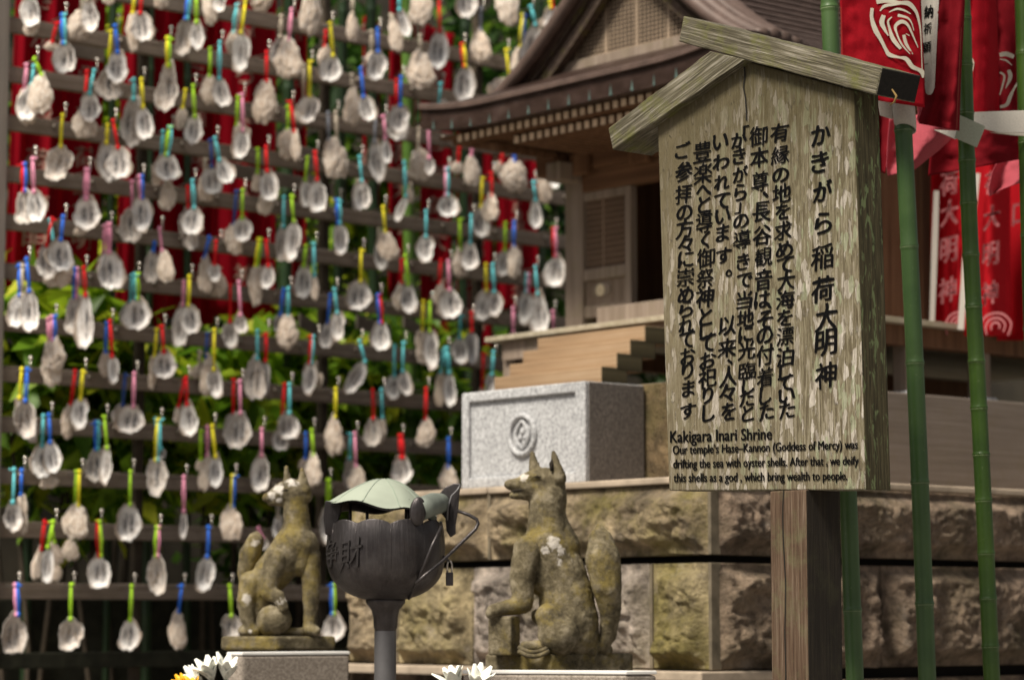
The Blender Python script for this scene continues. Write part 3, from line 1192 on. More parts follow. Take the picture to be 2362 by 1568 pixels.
# lintels
zl = wpt(1450, 425)[2]
MB().pbox(aSide, aR - .001, FWB - .002, FWB + .045, zl, zl + .07).build('lintel', M['shrine_wood_h'], shrine, sb, axes=[UA, UB, UZ], bevel=.003)
MB().pbox(aSide - .1, aL + .12, FWB - .02, FWB + .04, zl + .0705, 2.99).build('lintel', M['shrine_wood_h'], shrine, sb, axes=[UA, UB, UZ], bevel=.003)
for k in range(4):
    aa = .6 + k * .28
    MB().pbox(aa, aa + .09, FWB - .045, FWB - .021, 2.90, 2.97).build('bracket', M['shrine_wood'], shrine, sb, bevel=.006)
# door leaf
d0, d1 = wpt(1318, 737), wpt(1450, 424)
dl, dr, dz0, dz1 = d0[0] - .001, d1[0], wpt(1400, 727)[2], zl - .001
door = MB()
st = .022
door.pbox(dl - st, dl, FWB + .008, FWB + .036, dz0, dz1)
door.pbox(dr, dr + st + .006, FWB + .008, FWB + .036, dz0, dz1)
zt0, zt1 = wpt(1390, 615)[2], wpt(1390, 642)[2]
zt2 = wpt(1390, 456)[2]
door.pbox(dr + st + .0061, dl - st - .0001, FWB + .008, FWB + .036, zt1, zt0)
door.pbox(dr + st + .0061, dl - st - .0001, FWB + .008, FWB + .036, zt2, dz1)
door.pbox(dr + st + .0061, dl - st - .0001, FWB + .008, FWB + .036, dz0, wpt(1390, 700)[2])
dob = door.build('door', M['grey_wood'], shrine, sb, bevel=.002)
MB().pbox(dr + st, dl - st, FWB + .018, FWB + .03, wpt(1390, 700)[2], zt1).build('panel', M['door_panel'], dob, sb)
MB().pbox(dr + st, dl - st, FWB + .028, FWB + .031, zt0, zt2).build('panel', M['shrine_wood'], dob, sb)
lat = MB()
wl = (dl - st) - (dr + st)
for i in range(1, 18):
    a = dr + st + wl * i / 18
    lat.pbox(a - .0014, a + .0014, FWB + .016, FWB + .0279, zt0, zt2)
for j in range(1, 12):
    z = zt0 + (zt2 - zt0) * j / 12
    lat.pbox(dr + st, dl - st, FWB + .0165, FWB + .0275, z - .0012, z + .0012)
a = dr + st + wl * .5
lat.pbox(a - .004, a + .004, FWB + .0155, FWB + .0278, zt0, zt2)
lat.build('lattice', M['lattice'], dob, sb)
cc = wpt(1378, 668)
mb = MB()
n8 = [P(cc[0] + .047 * math.cos(2 * math.pi * (i + .5) / 8) , FWB + .0179, cc[2] + .024 * math.sin(2 * math.pi * (i + .5) / 8)) for i in range(8)]
mb.prism(n8, UB * -.004)
mb.build('ornament', M['grey_wood'], dob, sb)
mb = MB()
n8 = [P(cc[0] + .019 * math.cos(2 * math.pi * i / 20), FWB + .0138, cc[2] + .019 * math.sin(2 * math.pi * i / 20)) for i in range(20)]
mb.prism(n8, UB * -.003)
mb.build('ornament', M['crest_cream'], dob, sb)
# threshold
MB().pbox(aSide, dr + .02, FWB - .12, FWB - .001, FZ + .001, wpt(1480, 712)[2]).build('threshold', M['grey_wood'], shrine, sb, bevel=.003)
# dark room inside and side wall
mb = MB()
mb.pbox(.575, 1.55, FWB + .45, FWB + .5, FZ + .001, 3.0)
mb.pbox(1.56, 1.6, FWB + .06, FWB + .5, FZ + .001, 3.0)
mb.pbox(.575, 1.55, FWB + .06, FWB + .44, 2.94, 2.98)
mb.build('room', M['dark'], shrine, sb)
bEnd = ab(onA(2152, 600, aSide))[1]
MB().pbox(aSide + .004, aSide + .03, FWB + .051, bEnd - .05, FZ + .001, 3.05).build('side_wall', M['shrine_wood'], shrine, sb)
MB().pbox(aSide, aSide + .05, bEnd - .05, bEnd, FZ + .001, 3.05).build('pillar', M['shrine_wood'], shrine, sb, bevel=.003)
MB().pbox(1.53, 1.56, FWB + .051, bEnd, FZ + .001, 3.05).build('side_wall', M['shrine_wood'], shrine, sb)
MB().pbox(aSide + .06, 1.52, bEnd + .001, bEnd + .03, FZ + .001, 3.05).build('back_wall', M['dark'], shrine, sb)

# roof
RC = 1.105
EB = .5            # front eave line
PROF = [(0, 3.60), (.05, 3.55), (.1, 3.502), (.18, 3.428), (.3, 3.328), (.40, 3.250), (.47, 3.203), (.55, 3.158), (.62, 3.130), (.70, 3.108)]


def side_z(a):
    d = abs(a - RC)
    for (d0_, z0_), (d1_, z1_) in zip(PROF, PROF[1:]):
        if d <= d1_:
            return z0_ + (z1_ - z0_) * (d - d0_) / (d1_ - d0_)
    return PROF[-1][1]


def upturn(a, b):
    k = max(0, abs(a - RC) - .35) / .35
    k2 = max(0, 1 - (b - EB) / .5)
    return .03 * k * k * k2


AL, AR = RC + .70, RC - .70
GB = .79
TH_R = .072


def roof_low(u, v):
    a = AR + (AL - AR) * u
    b = EB + (GB - EB) * v
    zf = 3.088 + (b - EB) * .40 + .12 * (b - EB) ** 2
    return P(a, b, min(zf, side_z(a)) + upturn(a, b))


mb = MB()
mb.grid(roof_low, 56, 10)
fa = mb.build('eave_roof', M['copper'], shrine, sb, smooth=False)
# fascia along the front: copper band with drips
mb = MB()
NF = 56
for i in range(NF):
    q0 = roof_low(i / NF, 0)
    q1 = roof_low((i + 1) / NF, 0)
    e = UZ * TH_R
    back = UB * .05
    mb.add([q0 + UZ * .006, q1 + UZ * .006, q1 - e, q0 - e, q0 - e + back, q1 - e + back], [(0, 1, 2, 3), (3, 2, 5, 4)], 0)
    mb.add([q0 + UZ * .0062 - UB * .012, q1 + UZ * .0062 - UB * .012, q1 - UZ * .008 - UB * .012, q0 - UZ * .008 - UB * .012, q0 + UZ * .012, q1 + UZ * .012, q0 - UZ * .008 - UB * .0005, q1 - UZ * .008 - UB * .0005],
           [(0, 1, 2, 3), (0, 1, 5, 4), (3, 2, 7, 6)], 1)
for i in range(15):
    u = .03 + i * .066
    q = roof_low(u, 0) - UB * .0015
    for k in range(1):
        hgt = random.uniform(.026, .036)
        wd = random.uniform(.004, .007)
        zb = -TH_R + .002
        mb.add([q + UZ * (zb) + UA * wd, q + UZ * (zb) - UA * wd, q + UZ * (zb + hgt * .5) - UA * wd * .45, q + UZ * (zb + hgt), q + UZ * (zb + hgt * .5) + UA * wd * .45], [(0, 1, 2, 3, 4)], 2)
mb.build('eave_fascia', [M['copper'], M['copper_edge'], M['verdigris']], shrine, sb)


# main roof slopes (ridge runs along b)
def slope(sgn, b0, b1, t):
    def f(u, v):
        d = .70 * v
        a = RC + sgn * d
        b = b0 + (b1 - b0) * u
        stepz = .004 * ((v * 22) % 1.0)
        return P(a, b, side_z(a) + upturn(a, b) * (1 if b < 1.2 else .3) - t - stepz)
    return f


for sgn in (-1, 1):
    mb = MB()
    mb.grid(slope(sgn, GB - .06, 2.4, 0), 40, 88)
    mb.grid(slope(sgn, GB - .06, 2.4, .05), 12, 30)
    for k in range(1, 20):
        d = .70 * k / 20
        a = RC + sgn * d
        mb.tube([P(a, GB - .05 + (2.4 - GB) * i / 12, side_z(a) + .003 + upturn(a, GB - .05 + (2.4 - GB) * i / 12) * .3) for i in range(13)], .0075, 6, 1)
    mb.build('roof_slope', [M['copper'], M['copper_rib']], shrine, sb)
    # verge roll at the gable
    mb = MB()
    for k in range(5):
        pts = []
        for i in range(31):
            d = .58 * i / 30
            a = RC + sgn * d
            pts.append(P(a, GB - .085 + .045 * k, side_z(a) + (.004, .016, .022, .018, .008)[k]))
        mb.tube(pts, .024 if k < 1 else .028, 8)
    mb.build('verge_roll', M['copper_edge'], shrine, sb, smooth=True)
    # bargeboard
    mb = MB()
    for i in range(24):
        d0_, d1_ = .55 * i / 24, .55 * (i + 1) / 24
        q = []
        for bb in (GB - .05, GB - .02):
            for d in (d0_, d1_):
                a = RC + sgn * d
                z = side_z(a)
                q.append((P(a, bb, z - .012), P(a, bb, z - .098)))
        (t0, u0), (t1, u1), (t2, u2), (t3, u3) = q
        mb.hexa([u0, u1, u3, u2, t0, t1, t3, t2])
    mb.build('bargeboard', M['moss_wood'], shrine, sb)
    # side eave fascia
    mb = MB()
    a = RC + sgn * .70
    for i in range(20):
        b0_, b1_ = EB + i * .095, EB + (i + 1) * .095
        z0_, z1_ = side_z(a) + upturn(a, b0_), side_z(a) + upturn(a, b1_)
        if b0_ < GB:
            z0_ = min(z0_, 3.088 + (b0_ - EB) * .4 + upturn(a, b0_))
        mb.add([P(a, b0_, z0_ + .006), P(a, b1_, z1_ + .006), P(a, b1_, z1_ - TH_R), P(a, b0_, z0_ - TH_R)], [(0, 1, 2, 3)])
    mb.build('eave_fascia', M['copper'], shrine, sb)
MB().tube([P(RC, GB - .1, 3.615), P(RC, 2.4, 3.615)], .05, 12).build('ridge', M['copper'], shrine, sb, smooth=True)
# soffit boards under all eaves
mb = MB()
mb.pbox(AR + .03, AL - .03, EB + .05, FWB + .05, 3.014, 3.020)
mb.pbox(AR + .03, aSide - .001, FWB + .051, 2.4, 3.014, 3.020)
mb.pbox(aL + .001, AL - .03, FWB + .051, 2.4, 3.014, 3.020)
mb.build('soffit', M['shrine_wood'], shrine, sb)
# rafters: two rows along the front
a = 1.664
k = 0
while a > AR + .05:
    mb = MB()
    mb.pbox(a - .0115, a + .0115, EB + .045, FWB - .03, 2.990, 3.0135, 0)
    mb.pbox(a - .0105, a + .0105, EB + .0435, EB + .0448, 2.991, 3.0125, 1)
    mb.build('rafter', [M['shrine_wood'], M['rafter_end']], shrine, sb)
    a -= .0363
    k += 1
a = 1.44
while a > AR + .2:
    mb = MB()
    mb.pbox(a - .0115, a + .0115, EB + .09, FWB - .03, 2.9600, 2.9840, 0)
    mb.pbox(a - .0105, a + .0105, EB + .0885, EB + .0898, 2.961, 2.983, 1)
    mb.build('rafter', [M['shrine_wood'], M['rafter_end']], shrine, sb)
    a -= .0363
MB().pbox(AR + .1, 1.47, EB + .1, FWB, 2.9842, 2.9898).build('soffit', M['shrine_wood'], shrine, sb)
# rafters under the left eave, running out sideways
for i in range(12):
    b = EB + .12 + i * .045
    p, q = P(aL - .05, b, 2.965), P(AL - .05, b - .02, 3.008)
    d = (q - p) / 2
    MB().obox((p + q) / 2, d, UB * .010, UZ * .011).build('rafter', M['shrine_wood'], shrine, sb)
# gable wall with lattice
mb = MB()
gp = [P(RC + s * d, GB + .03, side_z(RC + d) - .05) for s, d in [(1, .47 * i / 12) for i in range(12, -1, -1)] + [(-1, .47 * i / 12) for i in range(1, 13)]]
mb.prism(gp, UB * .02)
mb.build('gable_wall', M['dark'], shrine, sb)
gl = MB()
zg0 = 3.235


def gz(a):
    return side_z(a) - .06


i = -26
while i <= 26:
    a = RC + i * .0175
    if gz(a) > zg0 + .01:
        wd = .0019 if i % 8 else .006
        gl.pbox(a - wd, a + wd, GB - .001, GB + .0012, zg0, gz(a), 0)
    i += 1
for j in range(22):
    z = zg0 + .0138 * j + .008
    dd = 0
    while dd < .5 and gz(RC + dd) > z:
        dd += .004
    if dd > .02:
        gl.pbox(RC - dd, RC + dd, GB - .0008, GB + .0010, z - .0015, z + .0015, 0)
gl.build('gable_lattice', M['lattice_pale'], shrine, sb)
MB().pbox(RC - .40, RC + .40, GB - .016, GB - .001, 3.190, 3.236).build('gable_beam', M['grey_wood'], shrine, sb, axes=[UA, UB, UZ], bevel=.003)

# ================================================================== fox statues (stone guardians)
def fox(label, caps, conv, Y, scale, voxel, ptop, pw, patches):
    """caps: (x, y, depth, r, x2, y2, depth2, r2) in picture units of one crop; conv gives 2362-wide pixels"""
    px = Y / FPX * scale

    def w3(x, y, d):
        u, v = conv(x, y)
        return at(u, v, Y + d * px)
    base = w3(*ptop)
    root = thing('fox_statue', label, 'fox statue', base)
    bm = bmesh.new()
    for mass in caps:
        mb = MB()
        for x, y, d, r, x2, y2, d2, r2 in mass:
            e = 4.5 if min(r, r2) < 25 else 2.0
            mb.capsule(w3(x, y, d), w3(x2, y2, d2), (r + e) * px, (r2 + e) * px, 18)
        part = remeshed(mb, voxel * .8, 3)
        bm.from_mesh(part)
        bpy.data.meshes.remove(part)
    me = bpy.data.meshes.new('body')
    bm.to_mesh(me)
    bm.free()
    me.polygons.foreach_set('use_smooth', [True] * len(me.polygons))
    for q in me.vertices:
        k = noise.noise(q.co * 28) * .0016 + noise.noise(q.co * 75) * .0013 + noise.noise(q.co * 160) * .0009
        q.co += q.normal * k - base
    pt = []
    for x, y, d, r in patches:
        q = w3(x, y, d) - base
        pt.append((q.x, q.y, q.z, r * px))
    link_mesh('body', me, fox_stone('mossy_statue_stone_with_lichen', pt), root)
    return root, base, w3, px


c4 = lambda x, y: ((1700 + x / 1.744) / 1.62574, (1650 + y / 1.744) / 1.62574)
d2 = lambda x, y: ((700 + x / 2.4507) / 1.62574, (1800 + y / 2.4507) / 1.62574)
caps = [[
    (600, 270, 0, 92, 625, 330, 0, 96), (580, 320, -15, 84, 480, 302, -22, 64), (500, 288, -20, 60, 372, 290, -40, 35), (480, 346, -20, 42, 395, 360, -38, 24),
    (470, 262, -25, 45, 560, 225, -10, 50), (372, 286, -40, 32, 356, 288, -44, 22), (640, 300, 10, 92, 650, 400, 10, 90),
    (545, 240, -75, 20, 500, 248, -70, 14),
    (535, 200, 30, 42, 516, 84, 35, 12), (688, 250, -45, 48, 654, 80, -50, 13), (690, 250, -20, 46, 657, 90, -44, 12), (708, 300, -30, 26, 676, 120, -45, 12),
    (620, 380, 0, 122, 612, 520, 0, 120), (615, 500, 0, 124, 620, 640, 5, 142), (650, 560, 10, 108, 700, 700, 20, 132),
    (620, 680, 0, 160, 690, 850, 20, 160), (690, 830, 20, 164, 735, 1000, 20, 172), (735, 1000, 20, 176, 755, 1200, 10, 196), (755, 1180, 10, 196, 780, 1260, 10, 174),
    (560, 760, 20, 140, 610, 900, 20, 130),
    (660, 1300, -100, 100, 600, 1350, -120, 45), (600, 1345, -130, 42, 470, 1350, -150, 36),
    (560, 1385, -90, 30, 900, 1385, -20, 40), (860, 1310, 40, 100, 1000, 1370, 40, 42),
], [
    (490, 720, -80, 96, 447, 900, -110, 80), (447, 900, -110, 80, 455, 1050, -130, 68), (455, 1070, -130, 64, 350, 1095, -150, 50), (350, 1095, -150, 48, 262, 1112, -160, 42), (255, 1120, -160, 38, 238, 1138, -165, 28),
], [
    (560, 1150, -60, 50, 640, 1180, -130, 100), (622, 1150, -140, 84, 690, 1270, -130, 140), (690, 1270, -130, 138, 700, 1340, -100, 80),
], [
    (960, 1360, 30, 48, 1012, 1270, 10, 54), (1012, 1270, 10, 54, 1028, 1130, -20, 66), (1028, 1130, -20, 68, 1004, 960, -50, 98), (1004, 960, -50, 98, 978, 780, -40, 116), (978, 780, -40, 116, 965, 660, -20, 82), (965, 660, -20, 80, 958, 575, 0, 24),
]]
r1, b1, w1, px1 = fox('seated stone fox with lichen-spotted back and paw on a block, before the stone wall', caps, c4, 6.12, 1 / 1.744 / 1.62574, .0042, (700, 1400, 0), 0, [(660, 665, -160, 44), (720, 715, -170, 48), (800, 750, -150, 52), (705, 800, -170, 34), (600, 715, -160, 26), (840, 815, -130, 28), (460, 235, -70, 34), (935, 612, 60, 22), (1030, 895, 60, 20)])
# plinth, block under the paw, coiled carving, eyes, painted shade in ear and mouth
u, v = c4(205, 1370), c4(205, 1500)


def slab(root, origin, w3, x0, x1, y0, y1, dn, df, name, mat, bev=.004, skew=0.0):
    mb = MB()
    mb.hexa([w3(x0, y1, dn), w3(x1, y1, dn), w3(x1, y1, df), w3(x0, y1, df), w3(x0, y0, dn), w3(x1, y0, dn), w3(x1, y0, df), w3(x0, y0, df)])
    return mb.build(name, mat, root, origin, bevel=bev)


def rotslab(root, origin, w3, px, xl, xm, xr, y0, y1, name, mat, d_l, d_r, bev=.004, zbot=None):
    """block seen over its near edge xm: runs back to the left over d_l and to the right over d_r"""
    m_, l_, r_ = w3(xm, y0, 0), w3(xl, y0, d_l), w3(xr, y0, d_r)
    l_.z = r_.z = m_.z
    hgt = (y1 - y0) * px if zbot is None else m_.z - zbot
    f_ = l_ + r_ - m_
    dn = UZ * -hgt
    mb = MB()
    mb.hexa([m_ + dn, r_ + dn, f_ + dn, l_ + dn, m_, r_, f_, l_])
    return mb.build(name, mat, root, origin, bevel=bev), m_, l_, r_


wf = lambda x, y, d: w1(x, y, d - 210)
rotslab(r1, b1, wf, px1, 205, 640, 1180, 1395, 1530, 'plinth', M['fox'], 190, 330, .006)
sb_, *_ = rotslab(r1, b1, lambda x, y, d: w1(x, y, d - 215), px1, 225, 375, 440, 1150, 1400, 'paw_block', M['fox'], 90, 90, .004)
mb = MB()
for k in range(2):
    mb.tube([w1(425 + 200 * i / 16, 1352 + 26 * k + 34 * math.sin(math.pi * i / 16), -200 - 12 * k - 30 * math.sin(math.pi * i / 16)) for i in range(17)], 15 * px1, 8)
mb.build('carved_tassel', M['fox'], r1, b1, smooth=True)
ea = MB()
ea.tube([w1(575, 243, -98), w1(548, 236, -98), w1(515, 246, -88)], [1.5 * px1, 6 * px1, 1.5 * px1], 6)
ea.build('eye', M['fox_dark'], r1, b1, smooth=True)
eh = MB()
eh.tube([w1(648, 118, -62), w1(640, 155, -78), w1(645, 200, -84)], [3 * px1, 15 * px1, 12 * px1], 8)
eh.build('ear_shade', M['fox_dark'], r1, b1, smooth=True)
mo = MB()
mo.tube([w1(485, 322, -78), w1(440, 326, -66), w1(385, 332, -66)], [4 * px1, 9 * px1, 6 * px1], 6)
mo.build('mouth', M['fox_dark'], r1, b1, smooth=True)

caps = [[
    (965, 100, 0, 112, 985, 150, 0, 112), (930, 120, -15, 90, 830, 130, -25, 72), (840, 125, -25, 70, 742, 160, -40, 42), (840, 180, -25, 62, 775, 205, -30, 34),
    (850, 75, -25, 46, 950, 45, -15, 60), (1000, 160, 0, 110, 1010, 250, 0, 108),
    (930, 40, 30, 42, 916, -118, 32, 14), (1080, 90, -20, 62, 1060, -96, -30, 17), (1100, 150, -10, 52, 1074, -60, -28, 14),
    (1000, 230, 0, 112, 1015, 420, 0, 126), (1010, 400, 0, 126, 1010, 580, 0, 170),
    (1000, 560, 0, 175, 900, 720, 20, 178), (1060, 600, 0, 155, 1040, 760, 0, 125), (900, 720, 20, 178, 790, 850, 30, 172), (790, 850, 30, 172, 680, 1020, 40, 145), (680, 1020, 40, 145, 660, 1180, 40, 105),
    (600, 950, -10, 120, 550, 1090, -40, 88), (550, 1090, -40, 84, 560, 1260, -40, 72), (560, 1260, -40, 72, 600, 1370, -60, 52), (520, 1380, -50, 48, 630, 1385, -80, 46),
    (600, 1390, 0, 35, 1150, 1390, 0, 35),
], [
    (1120, 700, 0, 112, 1145, 950, -5, 86), (1145, 950, -5, 86, 1140, 1200, 0, 64), (1140, 1200, 0, 64, 1130, 1340, -10, 60), (1120, 1370, -30, 58, 1190, 1385, -50, 44),
], [
    (830, 720, -80, 116, 765, 920, -110, 92), (765, 920, -110, 92, 757, 1030, -130, 76), (757, 1030, -130, 72, 840, 1070, -180, 60), (840, 1070, -180, 58, 895, 1175, -200, 46),
], [
    (790, 1290, -100, 146, 815, 1280, -100, 148),
], [
    (560, 1000, 110, 60, 545, 850, 120, 78), (545, 850, 120, 78, 585, 680, 120, 100), (585, 680, 120, 100, 630, 560, 120, 80), (630, 560, 120, 78, 642, 500, 120, 36),
    (520, 1150, 90, 60, 560, 980, 110, 60),
]]
r2, b2, w2, px2 = fox('seated stone fox with white lichen snout and paw on a ball, before the shell rack', caps, d2, 6.55, 1 / 2.4507 / 1.62574, .0044, (800, 1425, 0), 0, [(960, 30, -70, 62), (850, 80, -80, 50), (790, 140, -75, 44), (850, 190, -85, 34), (640, 580, 60, 50), (550, 1090, -120, 46), (860, 1110, -200, 46), (590, 720, -60, 34), (580, 1390, -130, 28)])
rotslab(r2, b2, lambda x, y, d: w2(x, y, d - 250), px2, 310, 830, 1375, 1432, 1560, 'plinth', M['fox'], 260, 330, .006)
mb = MB()
mb.tube([w2(960, 95, -108), w2(915, 86, -106), w2(870, 100, -96)], [2 * px2, 9 * px2, 2 * px2], 6)
mb.build('eye', M['fox_dark'], r2, b2, smooth=True)

# granite pedestals under the statues
c5 = lambda x, y: ((650 + x / 1.847) / 1.62574, (1700 + y / 1.847) / 1.62574)
px5 = 1 / 1.847 / 1.62574


def pedestal(label, conv, scale, Y, xl, xm, xr, ytop, d_l, d_r):
    px = Y / FPX * scale
    w3 = lambda x, y, d: at(*conv(x, y), Y + d * px)
    b = w3(xm, ytop, 0)
    b = Vector((b.x, b.y, 0))
    root = thing('pedestal', label, 'stone pedestal', b)
    o, m_, l_, r_ = rotslab(root, b, w3, px, xl, xm, xr, ytop, 0, 'shaft', M['granite_ped'], d_l, d_r, .006, 0.0)
    f_ = l_ + r_ - m_
    e = UZ * .0085
    cen = (m_ + f_) / 2
    grow = lambda q: cen + (q - cen) * 1.006
    q = [grow(t_) for t_ in (m_, r_, f_, l_)]
    mb = MB().hexa([t_ + UZ * .0003 for t_ in q] + [t_ + e for t_ in q])
    mb.build('top_slab', M['white_edge'], root, b, bevel=.002)
    return root


pedestal('granite pedestal with a white rim carrying the ball-pawed fox at left', c5, px5, 6.30, 370, 480, 1222, 1398, 60, 420)
pedestal('granite pedestal with a white rim carrying the block-pawed fox', c4, 1 / 1.744 / 1.62574, 5.70, 60, 1130, 1330, 1533, 300, 120)

# ================================================================== bronze lotus offering box on a pole
YL = 5.75
kx = px5 * YL / FPX
ctr = at(*c5(1470, 1010), YL)
lot = thing('lotus_donation_box', 'dark bronze lotus shaped donation box under a pale green leaf lid on a pole', 'donation box', (ctr.x, ctr.y, 0))
lo = Vector(lot.location)
L = lambda x, y, d=0: ctr + Vector(((x - 1470) * kx, d * kx, (1010 - y) * kx))


def lotus_prof(r, z, an, j):
    k = max(0, min(1, (z / kx) / 540))
    lobe = abs(math.sin(5 * an + .9))
    rr = r * (1 + .022 * (lobe - .5) * min(1, k * 3))
    zz = z
    q = max(0, min(1, (z / kx - 440) / 90))
    if j >= 44 or q > 0:
        zz = z + (lobe ** .7 - .7) * 34 * kx * q
    return rr, zz


prof = [(75, -12), (125, -2), (190, 14), (262, 44), (328, 92), (372, 150), (396, 220), (405, 300), (406, 370), (402, 435), (397, 475), (391, 505), (385, 530), (374, 532), (378, 500), (385, 400), (330, 170), (60, 40)]
dense = []
for i in range(12):
    p0, p1, p2, p3 = prof[max(i - 1, 0)], prof[i], prof[i + 1], prof[min(i + 2, 12)]
    for k in range(4):
        u = k / 4
        dense.append(tuple(.5 * (2 * b + (c_ - a) * u + (2 * a - 5 * b + 4 * c_ - d) * u * u + (3 * b - a - 3 * c_ + d) * u ** 3) for a, b, c_, d in zip(p0, p1, p2, p3)))
dense += prof[12:]
mb = MB()
mb.lathe([(r * kx, z * kx) for r, z in dense], ctr, 96, fn=lotus_prof)
bowl = mb.build('bowl', M['bronze'], lot, lo, smooth=True)
# petal outlines, scored lines
mb = MB()
for k in range(10):
    an0 = (k * math.pi - .9) / 5
    pts = []
    for i in range(12):
        z = 60 + i * 38
        rr = 0
        for (r0_, z0_), (r1_, z1_) in zip(prof[:13], prof[1:13]):
            if z0_ <= z <= z1_:
                rr = r0_ + (r1_ - r0_) * (z - z0_) / (z1_ - z0_)
        pts.append(ctr + Vector((rr * .99 * kx * math.cos(an0), rr * .99 * kx * math.sin(an0), z * kx)))
    mb.tube(pts, 3 * kx, 6)
mb.build('petal_rib', M['bronze'], bowl, lo, smooth=True)
mb = MB()
mb.lathe([(74 * kx, -1000 * kx), (74 * kx, -205 * kx), (82 * kx, -190 * kx), (84 * kx, -120 * kx), (98 * kx, -70 * kx), (135 * kx, -22 * kx), (138 * kx, 6 * kx), (60 * kx, 20 * kx)], ctr, 32)
mb.build('pole', M['bronze'], lot, lo, smooth=True)
MB().lathe([(76 * kx, -ctr.z), (76 * kx, -214 * kx)], ctr, 32).build('pole', M['bronze_pole'], lot, lo, smooth=True)
MB().lathe([(60 * kx, 330 * kx), (370 * kx, 330 * kx)], ctr, 32).build('inner_floor', M['dark'], lot, lo)


# raised characters
def on_bowl(xc, yc, size):
    def f(u, v):
        x, y = xc + u * size * .95, yc - v * size * 1.3
        z = 1010 - y
        rr = 404
        for (r0_, z0_), (r1_, z1_) in zip(prof[:13], prof[1:13]):
            if z0_ <= z <= z1_:
                rr = r0_ + (r1_ - r0_) * (z - z0_) / (z1_ - z0_)
        s = max(-.98, min(.98, (x - 1470) / rr))
        return ctr + Vector((s * rr * kx * 1.012, -math.sqrt(1 - s * s) * rr * kx * 1.03, z * kx))
    return f


for ch, xc, yc, sz in (('\u8ca1', 1252, 705, 162), ('\u6d44', 1098, 700, 140)):
    mb = MB()
    put_glyph(mb, ch, on_bowl(xc, yc, sz), 0.0, .02)
    mb.build('raised_character', plain('worn_bronze_relief', (.045, .04, .04), .5, .5), bowl, lo, solid=.003)


# lotus leaf lid
def lid(off):
    def f(u, v):
        an = 2 * math.pi * u
        r = v
        cx_, sy_ = math.cos(an), math.sin(an)
        dome = 175 * max(0, 1 - (r / .92) ** 1.7) if r < .92 else 0
        lip = 26 * math.sin(2 * an + .5) * r ** 3 + 15 * math.sin(6 * an + 1) * r ** 5 - 14 * (r > .86) * (r - .86) / .14
        X = 1448 + cx_ * (395 if cx_ < 0 else 375) * r
        Y_ = 352 - dome - lip + off + max(0, X - 1600) * .28 + max(0, X - 1740) * .5
        return L(X, Y_, sy_ * 340 * r)
    return f


top = MB().grid(lid(0), 72, 16).build('lid', M['patina'], lot, lo, smooth=True)
MB().grid(lid(14), 72, 16).build('lid_underside', M['bronze'], top, lo, smooth=True)
vein = MB()
for k in range(9):
    vein.tube([lid(-2)(k / 9 + .03, v / 10) for v in range(1, 11)], 3.2 * kx, 5)
vein.build('leaf_vein', plain('darker_patina', (.26, .31, .25), .6), top, lo, smooth=True)
# drooping dark lobes of the leaf


def lobe(x, y, rx, ry, d, tilt=0.0, th=16, name='leaf_lobe', mat=None):
    mb = MB()
    mb.ball((0, 0, 0), (rx * kx, th * kx, ry * kx), 24, 12)
    R_ = Matrix.Rotation(tilt, 3, 'Y') @ Matrix.Rotation(.25, 3, 'Z')
    c = L(x, y, d)
    mb.v = [c + R_ @ q for q in mb.v]
    return mb.build(name, mat or M['bronze'], top, lo, smooth=True)


def leaf_plate(pts, d, th, bend=0.0):
    q = [L(x, y, d + bend * (x - pts[0][0])) for x, y in pts]
    return MB().prism(q, Vector((.15, 1, 0)).normalized() * th * kx).build('leaf_lobe', M['bronze'], top, lo, bevel=.002)


leaf_plate([(1060, 338), (1175, 350), (1168, 410), (1140, 500), (1105, 580), (1062, 568), (1046, 455)], -170, 22, .4)
lobe(1702, 418, 58, 100, -330, .08, 30)
leaf_plate([(1985, 212), (1940, 212), (1880, 238), (1832, 288), (1812, 345), (1838, 405), (1880, 452), (1888, 540), (1915, 585), (1952, 562), (1950, 500), (1968, 400), (1975, 300)], -60, 26, -.3)
MB().tube([L(1708, 412, -300), L(1750, 385, -240), L(1800, 360, -150), L(1845, 350, -40), L(1860, 350, 60)], [74 * kx, 80 * kx, 78 * kx, 70 * kx, 40 * kx], 20).build('rolled_edge', M['patina_dark'], top, lo, smooth=True)
lobe(1245, 285, 85, 42, 250, -.12)
# silver rim on the upturned lobe
MB().tube([L(1895, 470, -75), L(1900, 380, -80), L(1925, 300, -80), L(1965, 260, -75), L(1985, 225, -70)], 6 * kx, 6).build('leaf_edge', M['bronze_pole'], top, lo, smooth=True)
mb = MB()
for x, d in ((1343, -60), (1632, -200), (1220, 60), (1600, 220)):
    mb = MB().tube([L(x, 330, d), L(x, 560, d)], 11 * kx, 8)
    mb.build('lid_strut', M['bronze'], lot, lo, smooth=True)
MB().tube([L(1960, 400, -40), L(2040, 428, -60), L(2100, 462, -70), L(2108, 490, -75), L(2090, 530, -90), L(1960, 660, -180), L(1860, 760, -260), L(1750, 850, -330), L(1690, 905, -330)], 12 * kx, 10).build('handle', M['bronze'], lot, lo, smooth=True)
MB().tube([L(1860, 520, -280), L(1800, 650, -345), L(1740, 800, -330), L(1680, 930, -240), L(1635, 1005, -120)], 11 * kx, 8).build('strap', M['bronze'], lot, lo, smooth=True)
pk = L(1912, 870, -60)
pad = thing('padlock', 'small dark padlock hanging at the side of the lotus donation box', 'padlock', pk)
mb = MB()
mb.obox(pk, Vector((26 * kx, 0, 0)), Vector((0, 14 * kx, 0)), Vector((0, 0, 46 * kx)))
mb.build('lock_body', M['bronze'], pad, pk, bevel=.002)
MB().tube([L(1896, 830, -60), L(1896, 770, -60), L(1904, 748, -60), L(1920, 748, -60), L(1928, 770, -60), L(1928, 830, -60)], 6 * kx, 8).build('shackle', M['pin'], pad, pk, smooth=True)
